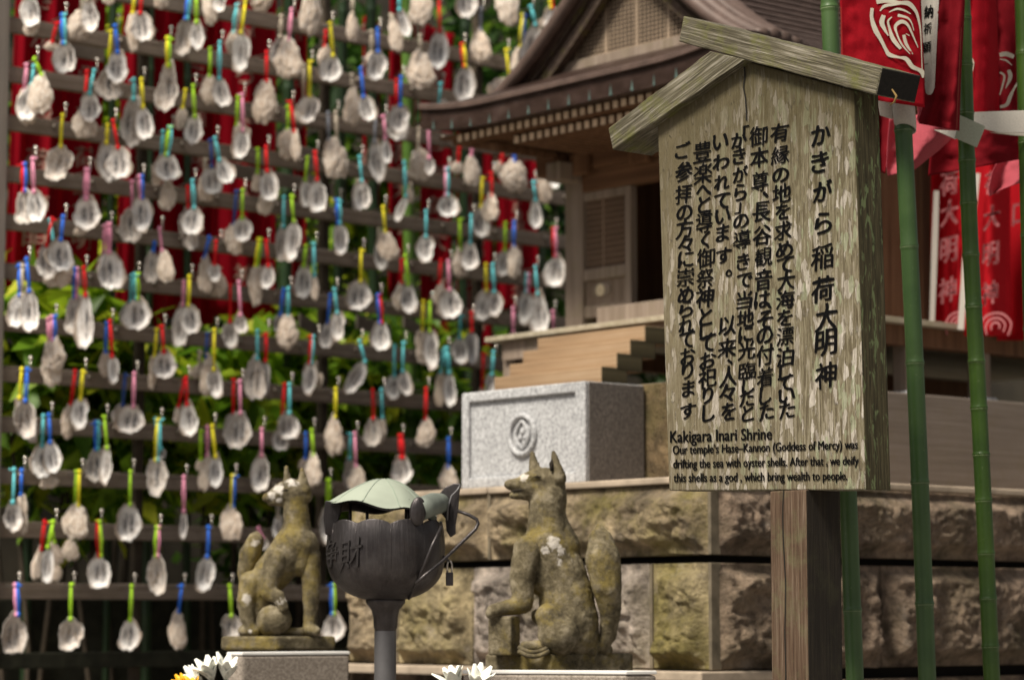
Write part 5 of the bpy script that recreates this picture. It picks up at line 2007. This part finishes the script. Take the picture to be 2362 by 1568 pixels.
# each line: one hook; shells front to back: cord colours, cord top x y, cord foot x y, shell tip x y, width, kind
DATA = '''
A1 w 255 -150 250 -40 290 240 215 w; w 280 -150 300 100 290 330 160 b
A1 bc 580 150 590 385 585 660 255 w; r 520 230 480 380 450 470 110 b
A1 w 800 -160 800 -10 840 285 185 w; w 770 -160 740 110 715 365 200 b
A1 w 980 -250 985 -200 985 35 160 b
A1 b 1060 250 1080 470 1065 750 200 w; y 1020 300 1000 640 1020 920 215 g
A1 r 1310 -80 1290 110 1310 380 195 w; y 1245 -80 1220 110 1230 450 130 b
A1 w 1500 -230 1500 -180 1495 70 175 b
A1 yg 1545 360 1545 590 1515 1005 240 g
A1 g 320 550 385 680 380 1050 210 b; c 310 620 290 770 210 1105 200 w; p 245 610 220 840 260 1140 170 b
A1 c 865 660 825 850 830 1105 200 w; r 800 670 765 1020 790 1265 225 b
A1 y 1300 740 1315 970 1340 1275 185 w; c 1230 740 1230 900 1200 1320 220 g
A1 g 1775 800 1790 1060 1760 1310 195 w; y 1705 840 1680 980 1660 1180 120 b
A1 y 575 1070 560 1330 520 1640 275 g
A1 r 1040 1120 1085 1345 1080 1640 240 w; y 990 1160 980 1300 1030 1670 200 w
A1 gc 1565 1180 1535 1410 1550 1655 230 w; c 1500 1220 1480 1420 1420 1710 100 b; w 1540 1400 1530 1650 1530 1935 140 b
A1 p 300 1470 310 1750 340 2040 195 w; rb 220 1520 220 1740 225 2060 200 g
B1 pp 800 100 790 340 790 625 285 w; w 730 500 720 600 730 700 120 b
B1 pb 1295 160 1300 330 1300 640 190 w; p 1210 210 1215 430 1220 760 200 g
B1 c 1770 200 1785 425 1740 685 195 w; r 1725 260 1730 420 1740 800 190 g
B1 pp 1000 600 1000 830 1030 1195 235 w; p 960 620 950 840 960 1050 150 b
B1 b 580 530 560 720 565 1020 235 w; r 480 550 430 770 430 1080 200 w; c 460 560 520 900 530 1170 260 b
B1 b 245 920 270 1190 270 1560 200 w; bw 190 980 190 1230 150 1535 185 w
B1 p 1465 640 1490 820 1530 1130 150 b; b 1420 770 1410 820 1400 1130 135 g
B1 r 770 1000 785 1230 775 1735 190 w; bp 700 1010 690 1240 700 1600 220 g
B1 cg 1250 1060 1255 1260 1245 1555 255 w; c 1210 1070 1200 1290 1150 1500 140 w
B1 y 1740 1080 1730 1320 1750 1600 190 w; p 1690 1130 1680 1320 1640 1710 155 w
B1 pb 490 1450 490 1640 500 1930 210 b; p 440 1470 450 1700 480 2070 200 b
B1 r 1010 1490 1030 1790 1050 2040 120 w; b 980 1510 970 1750 955 1990 110 b
B1 r 1490 1540 1505 1750 1510 1995 225 w; y 1440 1570 1420 1790 1390 2080 90 b
C1 b 250 460 235 730 225 1065 215 g; y 200 460 180 700 300 1095 160 w
C1 y 760 480 740 710 730 985 165 w; r 690 480 650 760 600 1070 130 b
C1 p 1235 500 1225 780 1185 1040 240 w; n 1150 510 1130 770 1090 970 130 g
C1 r 1710 540 1715 760 1745 1055 195 w; r 1690 560 1640 780 1640 950 95 b
C1 b 450 880 460 1110 505 1400 160 w; c 400 890 390 1140 390 1450 190 w; w 450 1300 440 1420 450 1545 180 b
C1 g 960 900 985 1160 965 1490 130 w; bc 890 950 890 1170 880 1490 200 g
C1 yc 1460 930 1440 1270 1425 1590 215 g; c 1430 920 1480 1170 1490 1270 80 w
C1 c 130 1380 120 1660 120 1930 175 w; b 200 1390 195 1590 220 1930 120 b
C1 y 730 1400 720 1690 685 2010 220 b; g 700 1400 690 1690 790 1860 110 b
C1 g 1200 1400 1195 1680 1190 2030 215 w
C1 p 1690 1450 1690 1740 1680 2000 75 w
C2 c 650 110 650 340 625 725 195 g; r 730 140 725 360 705 680 110 w
C2 y 255 100 250 440 265 700 150 w; n 190 140 180 330 230 700 200 b; w 120 300 120 400 60 530 110 b
B2 p 480 1130 495 1410 505 1590 125 w; r 400 1160 400 1470 395 1715 155 w
C2 rc 1155 160 1140 380 1110 665 155 w; w 1190 400 1200 470 1230 600 90 b
C2 c 1590 200 1640 370 1490 665 155 w
C2 c 945 600 945 840 940 1090 205 w; r 900 600 870 990 865 1195 160 w
C2 y 1370 640 1365 880 1360 1240 175 b
C2 y 235 980 265 1240 265 1525 135 w; p 190 990 190 1230 150 1560 130 b; g 130 1030 130 1270 130 1400 80 b
C2 p 490 570 495 840 480 1180 205 g; r 435 560 430 840 390 1080 150 g
C2 p 690 1010 690 1230 660 1560 205 w
C2 g 1150 1020 1165 1230 1150 1520 185 b; b 1095 1050 1090 1260 1080 1420 120 b
C2 p 1545 1050 1555 1330 1555 1580 150 b; c 1510 1060 1500 1260 1500 1540 120 g
C2 r 1710 650 1715 890 1715 1160 155 g; c 1790 650 1800 880 1790 1130 80 b
C2 yb 430 1440 420 1700 405 2020 210 b
C2 gg 1300 1480 1300 1700 1290 2030 140 w
D2 b 200 440 190 690 160 1010 180 w
D2 p 660 450 700 520 690 640 100 w; w 840 200 840 320 830 530 115 w
D2 g 395 980 410 1230 400 1465 180 g
D2 bg 1345 970 1345 1215 1340 1470 225 w
D2 w 1720 1000 1720 1240 1690 1600 85 b
D1 g 490 390 440 600 430 940 115 w; r 410 390 380 620 320 900 110 b; g 470 400 500 560 550 770 95 b; w 480 600 510 760 515 930 95 b
D1 rg 905 390 920 680 905 990 215 w; w 650 300 655 545 655 740 140 b
D1 gp 1450 440 1440 680 1430 1030 215 g
D1 pb 150 970 160 1220 120 1590 225 g
D1 g 655 970 650 1260 655 1545 235 g
D1 g 1210 980 1195 1270 1170 1565 185 w
D1 b 1670 980 1640 1195 1640 1555 145 b
A2 w 300 -120 300 -60 300 100 155 w; w 150 -100 190 -80 240 215 150 b
A2 g 90 -60 90 195 95 445 145 w; bc 25 -60 0 160 -30 495 175 g
A2 y 540 20 500 290 500 640 195 w; cw 470 60 440 290 430 500 150 b
A2 w 680 -170 680 -130 680 90 235 b
A2 p 965 100 940 365 930 710 270 b; w 870 160 860 330 850 600 185 w
A2 w 1150 -200 1150 -140 1130 305 215 b
A2 c 305 400 300 710 345 980 165 w; g 215 460 210 690 190 960 145 b
A2 r 735 490 735 735 720 1140 200 b
A2 w 1525 -30 1525 120 1540 385 115 b
A2 y 1320 225 1345 500 1310 750 205 w; r 1280 300 1270 420 1260 600 130 b
A2 b 1755 280 1760 465 1740 725 195 w; w 1700 300 1700 480 1690 600 90 b
A2 p 510 880 515 1185 490 1455 165 w; g 470 900 460 1140 520 1330 170 b
A2 y 1130 580 1130 865 1110 1115 225 w; w 1075 610 1070 900 1050 1130 150 b
A2 r 955 950 990 1200 1000 1460 110 b; g 930 990 930 1180 900 1450 185 b
A2 b 1600 640 1625 880 1680 1110 155 w; w 1520 700 1520 820 1530 1140 180 b
A2 w 1370 1040 1380 1280 1370 1640 235 b; k 1300 1050 1310 1280 1320 1500 150 b
A2 r 1180 1410 1200 1640 1200 1945 185 w; g 1110 1460 1090 1640 1100 1900 120 w
A2 r 730 1360 740 1560 770 1840 175 w; g 655 1380 650 1580 640 1760 100 b; w 720 1600 720 1740 720 1970 140 b
A2 c 260 1280 300 1460 395 1680 160 w; n 220 1300 230 1520 240 1780 195 w; w 170 1480 170 1560 180 1850 150 b
A3 c 235 -60 240 80 320 340 105 w; w 160 150 170 170 230 465 135 b
A3 w 425 -200 425 -140 425 230 195 b
A3 r 605 30 610 275 590 620 195 w
A3 w 430 340 430 470 460 820 235 b
A3 w 870 -200 870 -160 870 170 195 w
A3 w 1230 -200 1230 -160 1230 215 235 b
A3 k 990 90 985 270 1000 580 205 b
A3 ry 820 420 840 600 830 930 205 w
A3 c 1450 70 1490 220 1410 615 195 w; yn 1380 150 1360 420 1350 695 155 b
A3 yr 1635 -30 1640 60 1660 295 185 w
A3 y 1220 470 1255 740 1130 930 230 b
A3 b 255 720 250 960 240 1210 195 w; r 210 750 210 980 220 1290 220 w
A3 c 620 780 600 950 690 990 125 w
A3 p 505 1110 515 1440 520 1600 95 w; w 420 1190 410 1370 440 1660 225 b
A3 p 95 1080 110 1260 130 1500 105 w; k 20 1130 10 1290 50 1650 155 w
B3 c 285 30 300 320 210 560 95 w; w 345 230 340 250 330 400 70 b
A3 p 910 1320 900 1420 930 1710 150 b; r 790 1370 780 1480 770 1600 120 b
A3 b 1290 1420 1300 1470 1265 1760 235 b; r 1190 1400 1180 1490 1150 1600 120 b
A3 n 1600 1460 1610 1470 1690 1730 115 w; y 1540 1460 1560 1550 1600 1850 155 b
B3 c 1470 210 1490 360 1495 630 125 w
B3 pc 675 90 675 310 690 525 185 w
B3 r 1085 130 1090 320 1060 560 180 b; y 1000 180 990 420 1000 700 175 w
B3 y 90 440 110 650 170 920 165 b; w 50 650 50 750 80 1000 125 w
B3 c 485 480 485 690 480 925 170 w
B3 c 900 520 890 750 880 1010 180 w; g 795 560 800 820 800 1075 155 b
B3 b 1295 580 1290 780 1310 1070 150 b; g 1215 590 1210 820 1190 1055 155 w
B3 rp 1660 640 1670 870 1655 1160 215 w
B3 g 295 890 320 1130 335 1400 160 w; r 260 930 260 1120 240 1385 155 b
B3 p 690 940 700 1180 720 1455 215 w; r 620 930 610 1120 600 1330 115 b
B3 c 1095 970 1110 1200 1110 1420 155 w; y 1035 970 1040 1190 1000 1470 175 w
B3 c 1490 990 1510 1220 1530 1600 195 w; cp 1420 1060 1410 1200 1380 1490 145 w
B3 p 1285 1370 1285 1570 1285 1620 60 w
B3 p 1650 1400 1655 1550 1650 1620 60 w
B3 g 520 1320 520 1560 545 1900 155 w; y 460 1310 450 1560 450 1850 155 b
B3 br 50 1250 70 1480 70 1750 175 w
C3 c 800 -30 790 150 795 390 165 w; r 900 -60 905 90 900 390 150 w
C3 c 275 220 270 460 310 690 115 w; c 195 250 195 500 180 715 155 w
C3 cc 670 270 695 470 710 780 125 w; c 640 290 620 470 620 790 110 b
C3 c 1105 300 1090 490 1070 680 115 w; r 1010 320 1000 610 1000 680 60 b
C3 r 485 640 480 900 470 1170 155 b
C3 rr 250 1070 265 1250 260 1500 200 w
C3 b 690 1100 690 1340 690 1560 185 b
B2 c 1590 -20 1610 180 1610 450 200 w; w 1570 200 1560 320 1560 460 100 w
B2 g 515 290 510 520 525 740 185 w; n 455 300 430 580 430 855 185 b
B2 g 965 340 985 550 960 910 175 w; c 895 350 890 600 880 930 130 g
B2 bc 1390 380 1400 570 1430 855 145 w
B2 r 270 760 255 940 250 1110 120 w; b 205 720 165 880 180 1210 150 b; w 290 1000 290 1050 280 1255 180 b
B2 r 730 750 750 960 735 1180 135 w; yg 670 740 640 960 640 1310 140 b
B2 c 1170 780 1175 1050 1180 1280 75 b; g 1095 800 1075 960 1070 1260 175 w
B2 y 1605 840 1600 1100 1585 1380 225 w
B2 c 935 1190 930 1430 930 1720 205 b; b 890 1200 865 1410 850 1580 120 w
B2 c 1360 1200 1385 1390 1390 1640 160 w; b 1320 1250 1300 1480 1265 1730 125 w
'''


def shell_mesh(kind, seed):
    rnd = random.Random(seed)
    nr, na = 9, 36
    ph = [rnd.uniform(0, 6.3) for _ in range(6)]
    skew = rnd.uniform(-.12, .12)
    narrow = rnd.uniform(.55, .95)
    deep = rnd.uniform(.9, 1.6)

    def outline(an):
        r = 1 + .07 * math.sin(2 * an + ph[4]) + .07 * math.sin(3 * an + ph[0]) + .05 * math.sin(5 * an + ph[1]) + .045 * math.sin(9 * an + ph[2]) + .035 * math.sin(15 * an + ph[3])
        x = .5 * r * math.sin(an)
        z = .5 * r * math.cos(an)
        k = (z + .5)
        x *= 1 - (1 - narrow) * max(0, min(1, k)) ** 1.8
        x += skew * math.sin(k * 3) * .6
        return x, z

    vs, fs = [], []
    for side in (0, 1):
        for j in range(nr + 1):
            q = j / nr
            for i in range(na):
                an = 2 * math.pi * i / na
                x, z = outline(an)
                rr = max(q, .02)
                px, pz = x * rr, z * rr - .5 - .03 * (1 - rr)
                nz = noise.noise(Vector((px * 5 + seed, pz * 5, 3))) * .5 + noise.noise(Vector((px * 12 + seed, pz * 12, 7))) * .3
                ridge = math.sin(q * 15 + 3.5 * nz + 1.2 * math.sin(3 * an + ph[1]) + ph[4]) * .026
                if kind == 'rough':
                    y = -(.22 * (1 - rr ** 2) + .10 * nz + ridge * .9) if side == 0 else .05 + .03 * nz
                else:
                    hol = deep * .26 * (1 - rr ** 2.2)
                    lip = .05 * math.sin(4 * an + ph[5]) * rr ** 3
                    y = hol + lip + .05 * nz * rr + ridge * .7 if side == 0 else hol + lip + .05 + .05 * nz + ridge
                vs.append((px, y, pz))
    m_ = (nr + 1) * na
    for side in (0, 1):
        o = side * m_
        for j in range(nr):
            for i in range(na):
                i2 = (i + 1) % na
                f = (o + j * na + i, o + j * na + i2, o + (j + 1) * na + i2, o + (j + 1) * na + i)
                fs.append(f if side == 0 else f[::-1])
        fs.append(tuple(o + i for i in range(na)))
    for i in range(na):
        i2 = (i + 1) % na
        fs.append((nr * na + i, nr * na + i2, m_ + nr * na + i2, m_ + nr * na + i))
    me = bpy.data.meshes.new('shell_' + kind)
    me.from_pydata(vs, [], fs)
    me.polygons.foreach_set('use_smooth', [True] * len(fs))
    me.update()
    me.materials.append(M['shells'][kind][seed % 3])
    bm = bmesh.new()
    bm.from_mesh(me)
    bmesh.ops.recalc_face_normals(bm, faces=bm.faces)
    bm.to_mesh(me)
    bm.free()
    return me


PROTO = {k: [shell_mesh(k, 11 * i + 3) for i in range(9)] for k in ('pearl', 'grey', 'rough')}
hooks = []
rnd = random.Random(5)
for line in DATA.strip().splitlines():
    cid, rest = line.split(' ', 1)
    ox, oy = CROP[cid]
    sh_ = []
    for part in rest.split(';'):
        tk = part.split()
        nums = [float(q) for q in tk[1:8]]
        cv = lambda x, y: ((ox + x / 2.4507) / 1.62574, (oy + y / 2.4507) / 1.62574)
        sh_.append((tk[0], cv(*nums[0:2]), cv(*nums[2:4]), cv(*nums[4:6]), nums[6] / 2.4507 / 1.62574, tk[8]))
    hx = max(sh_[0][1][0], sh_[-1][1][0])
    hy = sh_[0][1][1]
    hooks.append((hx, hy, sh_))

PIN = MB()
pinz = []
info = []
for hx, hy, sh_ in hooks:
    h = onA(hx, hy, RA - .085)
    z = h.z
    ri = min(range(len(RAIL_Z)), key=lambda i: abs(RAIL_Z[i] + .012 - z))
    info.append((ri, hx, h, sh_))
ORD = ['zeroth', 'first', 'second', 'third', 'fourth', 'fifth', 'sixth', 'seventh', 'eighth', 'ninth', 'tenth', 'eleventh', 'twelfth', 'thirteenth', 'fourteenth', 'fifteenth', 'sixteenth', 'seventeenth', 'eighteenth', 'nineteenth', 'twentieth']
by_rail = {}
for it in info:
    by_rail.setdefault(it[0], []).append(it)
KIND = {'w': 'pearl', 'g': 'grey', 'b': 'rough'}
WORD = {'pearl': 'white inscribed', 'grey': 'greyish', 'rough': 'rough beige'}
pin_mesh = None
npin = 0
extra_pins = []
for ri, its in by_rail.items():
    its.sort(key=lambda q: q[1])
    for oi_, (_, hx, h, sh_) in enumerate(its):
        # steel hook: out from the rail, then up, with a round tip
        a_h, b_h, z_h = ab(h)
        if pin_mesh is None:
            mb = MB()
            mb.tube([UA * .09, Vector((0, 0, 0)), UZ * .034], .0024, 6)
            mb.ball(UZ * .038, .0075, 10, 6)
            pin = mb.build('hook', M['pin'], rack, None, smooth=True)
            pin_mesh = pin.data
        else:
            pin = bpy.data.objects.new('hook', pin_mesh)
            col.objects.link(pin)
            pin.parent = rack
        hh = h + (RT * .010)
        pin.location = hh - rk
        npin += 1
        for li, (cc, p0, p1, p2, wd, kd) in enumerate(sh_):
            Y = h.y - .022 + .032 * li
            q0, q1, q2 = at(*p0, Y), at(*p1, Y), at(*p2, Y)
            kind = KIND[kd]
            names = []
            for ch in cc:
                nm = CORDS[ch][0]
                if nm not in names:
                    names.append(nm)
            lab = '%s oyster shell, %s cord, %s hook from left, %s rail from bottom' % (
                WORD[kind], '-'.join(names), ORD[oi_ + 1] if oi_ < 20 else 'last', ORD[13 - ri] if ri < 12 else 'first')
            if len(sh_) > 1:
                lab += ', ' + ('front' if li == 0 else ('behind' if li == 1 else ('rearmost' if li == 2 else 'farthest')))
            root = thing('oyster_shell', lab, 'oyster shell', q0, 'oyster shells hung on the rack')
            # cord
            strands = []
            for k, ch in enumerate(cc):
                offx = (k - (len(cc) - 1) / 2) * .011
                mb = MB()
                for s in (-1, 1):
                    sp = s * rnd.uniform(.003, .007)
                    mid = (q0 + q1) / 2 + RT * (offx + sp * .7) + Vector((0, rnd.uniform(-.004, .004), 0))
                    mb.tube([q0 + RT * offx * .6 + RT * sp * .3, mid, q1 + RT * (offx * .5 + sp * .4) - UZ * .006], [.0028, .0026, .0028], 6)
                mb.ball(q0 + RT * offx * .7 + UZ * .003, (.0075, .0065, .0085), 8, 6)
                mb.ball(q1 + RT * offx * .5 - UZ * .004, (.0075, .006, .009), 8, 6)
                if rnd.random() < .5:
                    t0_ = q0 + RT * offx
                    mb.tube([t0_, t0_ + Vector((rnd.uniform(.006, .016) * rnd.choice((-1, 1)), -.006, rnd.uniform(-.004, .010)))], [.004, .003], 5)
                mb.build('cord', M['cord'][ch], root, q0, smooth=True)
            # shell
            d = q2 - q1
            hgt = max(d.length, .02) * 1.04
            width = wd * Y / FPX
            o = bpy.data.objects.new('shell', rnd.choice(PROTO[kind]))
            col.objects.link(o)
            o.parent = root
            zax = (-d).normalized()
            fwd = Vector((rnd.uniform(-.55, .45), -1, rnd.uniform(-.05, .25)))
            yax = -(fwd - zax * fwd.dot(zax)).normalized()
            xax = yax.cross(zax)
            o.rotation_euler = Matrix((xax, yax, zax)).transposed().to_euler()
            o.scale = (width * rnd.choice((-1, 1)) * 1.10, min(width, hgt) * rnd.uniform(.7, 1.0), hgt * 1.03)
            o.location = (q1 - q0) + zax * hgt * .02
# empty hooks and bolt heads between
bolt_mesh = None
nb = 0
for ri in range(1, len(RAIL_Z)):
    z = RAIL_Z[ri]
    b = bL + .07 + (ri % 2) * .10
    while b < bR and nb < 100:
        if bolt_mesh is None:
            mb = MB()
            mb.ball((0, 0, 0), (.009, .009, .009), 10, 6)
            bo_ = mb.build('bolt', M['bolt'], rack, None, smooth=True)
            bolt_mesh = bo_.data
        else:
            bo_ = bpy.data.objects.new('bolt', bolt_mesh)
            col.objects.link(bo_)
            bo_.parent = rack
        bo_.location = P(RA - .004, b, z + .004) - rk
        nb += 1
        b += .245

# ================================================================== behind the rack: banners, bamboo, planting
RB = RA + .42
GBK = 'red banners behind the shell rack'


def back_banner(label, x0, x1, y0, y1, a, text, tx, ty, step, sz, sh=0.0):
    pA, pB = onA(x0, (y0 + y1) / 2, a), onA(x1, (y0 + y1) / 2, a)
    b0, b1 = ab(pA)[1], ab(pB)[1]
    zt, zb = onA(x0, y0, a).z, onA(x0, y1, a).z
    ph = random.uniform(0, 6)

    def f(u, v):
        b = b0 + (b1 - b0) * u + sh * (1 - v)
        fold = .012 * math.sin(u * 9 + ph + v) + .006 * math.sin(u * 21 + 2 * ph)
        return P(a + fold, b, zt + (zb - zt) * v + .01 * math.sin(u * 6))
    p0 = f(.5, 0)
    o = MB().grid(f, 40, 24).build('prayer_banner', M['flag_back'], origin=p0, smooth=True, solid=.0015)
    tag(o, label, 'banner', GBK)
    if text:
        mb = MB()
        for i, ch in enumerate(text):
            vc = (ty + step * i)
            if vc > .97:
                break

            def g(x, y):
                q = f(tx + x * sz / abs(b1 - b0), vc - y * sz / abs(zb - zt))
                return q - UA * .004
            put_glyph(mb, ch, g, 0.0, .03, heavy=.03)
        mb.build('lettering', M['flag_print_dim'], o, p0)
    return o


M['flag_back'] = cloth('dark_red_banner', (.50, .007, .022), .5)
TXT = 'かきがら稲荷大明神'
for i, (lab, x0, x1, y0, y1, a, tx, sh) in enumerate((
        ('dark red banner with faded characters behind the left end of the rack', 14, 122, -160, 742, RB, .6, .03),
        ('dark red banner with faded characters, second from left behind the rack', 118, 232, -160, 735, RB + .05, .62, .02),
        ('red banner between two green gaps, third from left behind the rack', 270, 388, -160, 742, RB, .5, .02),
        ('red banner with pale characters in the middle left behind the rack', 384, 500, -160, 736, RB + .05, .55, .0),
        ('red banner with pale characters just left of the dark bamboo behind the rack', 496, 638, -160, 730, RB, .45, .0),
        ('narrow red banner right of the dark bamboo behind the rack', 655, 702, -160, 760, RB + .03, .5, .0),
        ('short red banner piece glimpsed behind the blue-corded shells', 838, 872, 40, 470, RB + .05, .5, .0),
        ('red banner behind the rack near the long yellow cord', 895, 960, -100, 690, RB, .5, .0),
        ('red banner with one large pale character left of the roof gable', 968, 1046, 60, 780, RB + .04, .5, .0),
        ('red banner hanging below the left roof corner', 1052, 1140, 300, 800, RB + .04, .5, .0),
        ('red banner strip beside the shrine pillar', 1150, 1236, 340, 720, RB + .02, .5, .0))):
    back_banner(lab, x0, x1, y0, y1, a, TXT, tx, .05, .105, .075, sh)

GBS = 'dark bamboo stalks behind the rack'
LOCW = ['at the far left end', 'left of the first green gap', 'right of the first green gap', 'between the middle banners', 'beside the narrow banner', 'in the wide green gap', 'right of the wide green gap', 'left of the roof tip', 'behind the roof tip', 'beside the shrine pillar']
for i, (x, r, a, mt) in enumerate(((60, .016, 3.1, 'bam_dark'), (258, .013, 3.1, 'bam_dark'), (352, .018, 3.05, 'bam_dark'), (448, .014, 3.1, 'bam_dark'), (648, .024, 3.0, 'bam_dark'), (760, .018, 3.2, 'bam_dark'), (884, .020, 3.1, 'bam_dark'), (965, .022, 2.85, 'bam3'), (1050, .020, 3.1, 'bam_dark'), (1245, .020, 3.1, 'bam_dark'))):
    p = onA(x, 900, a)
    foot = Vector((p.x, p.y, 0))
    root = thing('bamboo_stalk', 'dark upright bamboo stalk behind the shell rack, ' + LOCW[i], 'bamboo', foot, GBS)
    mb = MB()
    zz, P_, R_ = 0, [], []
    lean = random.uniform(-.02, .02)
    while zz < 5:
        for dz, k in ((0, 1), (.36, 1), (.368, 1.14), (.376, 1)):
            P_.append(foot + UZ * (zz + dz) + UB * lean * (zz + dz))
            R_.append(r * k)
        zz += .38
    mb.tube(P_, R_, 12)
    mb.build('culm', M[mt], root, foot, smooth=True)

# leaning grey slats behind the rails
GS = 'loose grey slats behind the rails'
for i, (x0, y0, x1, y1, lab) in enumerate(((690, 738, 780, 790, 'loose grey slat sloping down to the right, left of the shrine steps'), (822, 742, 900, 766, 'short pale slat tilted behind the rack, beside the blue-corded shell'), (690, 352, 770, 372, 'pale slat stub behind the lime and red cords'),
                                           (500, 385, 770, 440, 'long grey slat sloping behind the upper middle rails'), (930, 740, 1010, 790, 'slanted slat near the porch edge behind the rack'), (150, 112, 240, 128, 'short tan slat under the second rail at upper left'))):
    p, q = onA(x0, y0, RA + .10), onA(x1, y1, RA + .10)
    mb = MB()
    d = (q - p) / 2
    mb.obox((p + q) / 2, d, UA * .006, UZ * .024)
    o = mb.build('loose_slat', M['strip'], rack, rk, bevel=.002)
    o['label'] = lab

# low black stone edging behind the bottom rail
c = P(RA + .5, .5, 0)
mb = MB().pbox(RA + .45, RA + .7, -1.6, 2.2, 0, 1.56)
tag(mb.build('stone_edging', M['kerb'], origin=c, bevel=.01), 'low black mossy stone edging behind the lowest rails', 'stone edging')


def leaves(mb, c, rad, n, size, rn, up=.3, long_=2.2):
    c = Vector(c)
    for _ in range(n):
        while True:
            q = Vector((rn.uniform(-1, 1), rn.uniform(-1, 1), rn.uniform(-1, 1)))
            if .25 < q.length < 1:
                break
        k = 1 + .25 * noise.noise(q * 2.3 + c)
        p = c + Vector((q.x * rad[0], q.y * rad[1], q.z * rad[2])) * k
        d = Vector((rn.uniform(-1, 1), rn.uniform(-1, 1), rn.uniform(-.9, .6))).normalized()
        nrm = Vector((rn.uniform(-.7, .7), rn.uniform(-.7, .7), 1)).normalized()
        s = d.cross(nrm)
        if s.length < .05:
            continue
        s.normalize()
        L_ = size * rn.uniform(.6, 1.3)
        w_ = L_ / long_ / 2
        dr = nrm * -.12 * L_
        mb.add([p, p + d * L_ * .35 + s * w_, p + d * L_ + dr, p + d * L_ * .35 - s * w_], [(0, 1, 2, 3)])


rn = random.Random(21)
GSH = 'shrubs behind the shell rack'
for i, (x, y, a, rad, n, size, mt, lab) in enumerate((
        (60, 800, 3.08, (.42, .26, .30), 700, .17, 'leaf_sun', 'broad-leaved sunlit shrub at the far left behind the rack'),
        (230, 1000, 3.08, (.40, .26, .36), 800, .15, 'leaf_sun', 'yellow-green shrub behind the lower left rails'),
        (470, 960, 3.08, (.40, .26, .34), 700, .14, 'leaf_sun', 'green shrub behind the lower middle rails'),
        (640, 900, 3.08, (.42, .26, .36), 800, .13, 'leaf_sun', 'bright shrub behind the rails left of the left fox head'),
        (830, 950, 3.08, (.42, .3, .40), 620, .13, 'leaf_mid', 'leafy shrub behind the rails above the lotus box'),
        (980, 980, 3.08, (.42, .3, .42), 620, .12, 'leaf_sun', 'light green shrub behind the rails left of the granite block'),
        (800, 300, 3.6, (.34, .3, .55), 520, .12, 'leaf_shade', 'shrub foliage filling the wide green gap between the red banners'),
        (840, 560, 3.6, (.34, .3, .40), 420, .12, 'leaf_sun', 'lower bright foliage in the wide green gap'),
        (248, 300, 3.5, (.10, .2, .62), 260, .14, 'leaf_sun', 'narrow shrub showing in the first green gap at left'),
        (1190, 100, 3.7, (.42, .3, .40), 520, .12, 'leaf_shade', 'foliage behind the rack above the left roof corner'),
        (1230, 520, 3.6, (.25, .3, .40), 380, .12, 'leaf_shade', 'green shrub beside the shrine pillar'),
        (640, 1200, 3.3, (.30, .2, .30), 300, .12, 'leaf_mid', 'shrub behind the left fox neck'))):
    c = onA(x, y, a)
    root = thing('shrub', lab, 'shrub', (c.x, c.y, 0), GSH)
    o_ = Vector(root.location)
    mb = MB()
    leaves(mb, c, rad, n, size, rn)
    mb.build('foliage', M[mt], root, o_)
    st_ = MB()
    for k in range(5):
        e = c + Vector((rn.uniform(-.6, .6) * rad[0], rn.uniform(-.5, .5) * rad[1], rn.uniform(-.1, .6) * rad[2]))
        st_.tube([o_ + Vector((rn.uniform(-.06, .06), rn.uniform(-.06, .06), 0)), (o_ + e) / 2 + Vector((rn.uniform(-.08, .08), 0, .1)), e], [.014, .010, .004], 6)
    st_.build('stem', M['bark'], root, o_)
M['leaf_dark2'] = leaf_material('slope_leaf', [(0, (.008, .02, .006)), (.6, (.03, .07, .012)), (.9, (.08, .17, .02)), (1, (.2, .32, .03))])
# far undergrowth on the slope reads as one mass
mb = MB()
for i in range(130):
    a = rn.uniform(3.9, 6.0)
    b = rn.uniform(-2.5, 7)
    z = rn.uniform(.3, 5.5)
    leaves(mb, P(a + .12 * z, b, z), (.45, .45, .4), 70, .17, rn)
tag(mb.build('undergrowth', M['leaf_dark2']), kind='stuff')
mb = MB()
for i in range(40):
    a = rn.uniform(3.4, 5.0)
    b = rn.uniform(3.0, 7.5)
    z = rn.uniform(1.6, 3.2)
    leaves(mb, P(a - 2.0, b + 2.2, z), (.4, .4, .35), 50, .14, rn)
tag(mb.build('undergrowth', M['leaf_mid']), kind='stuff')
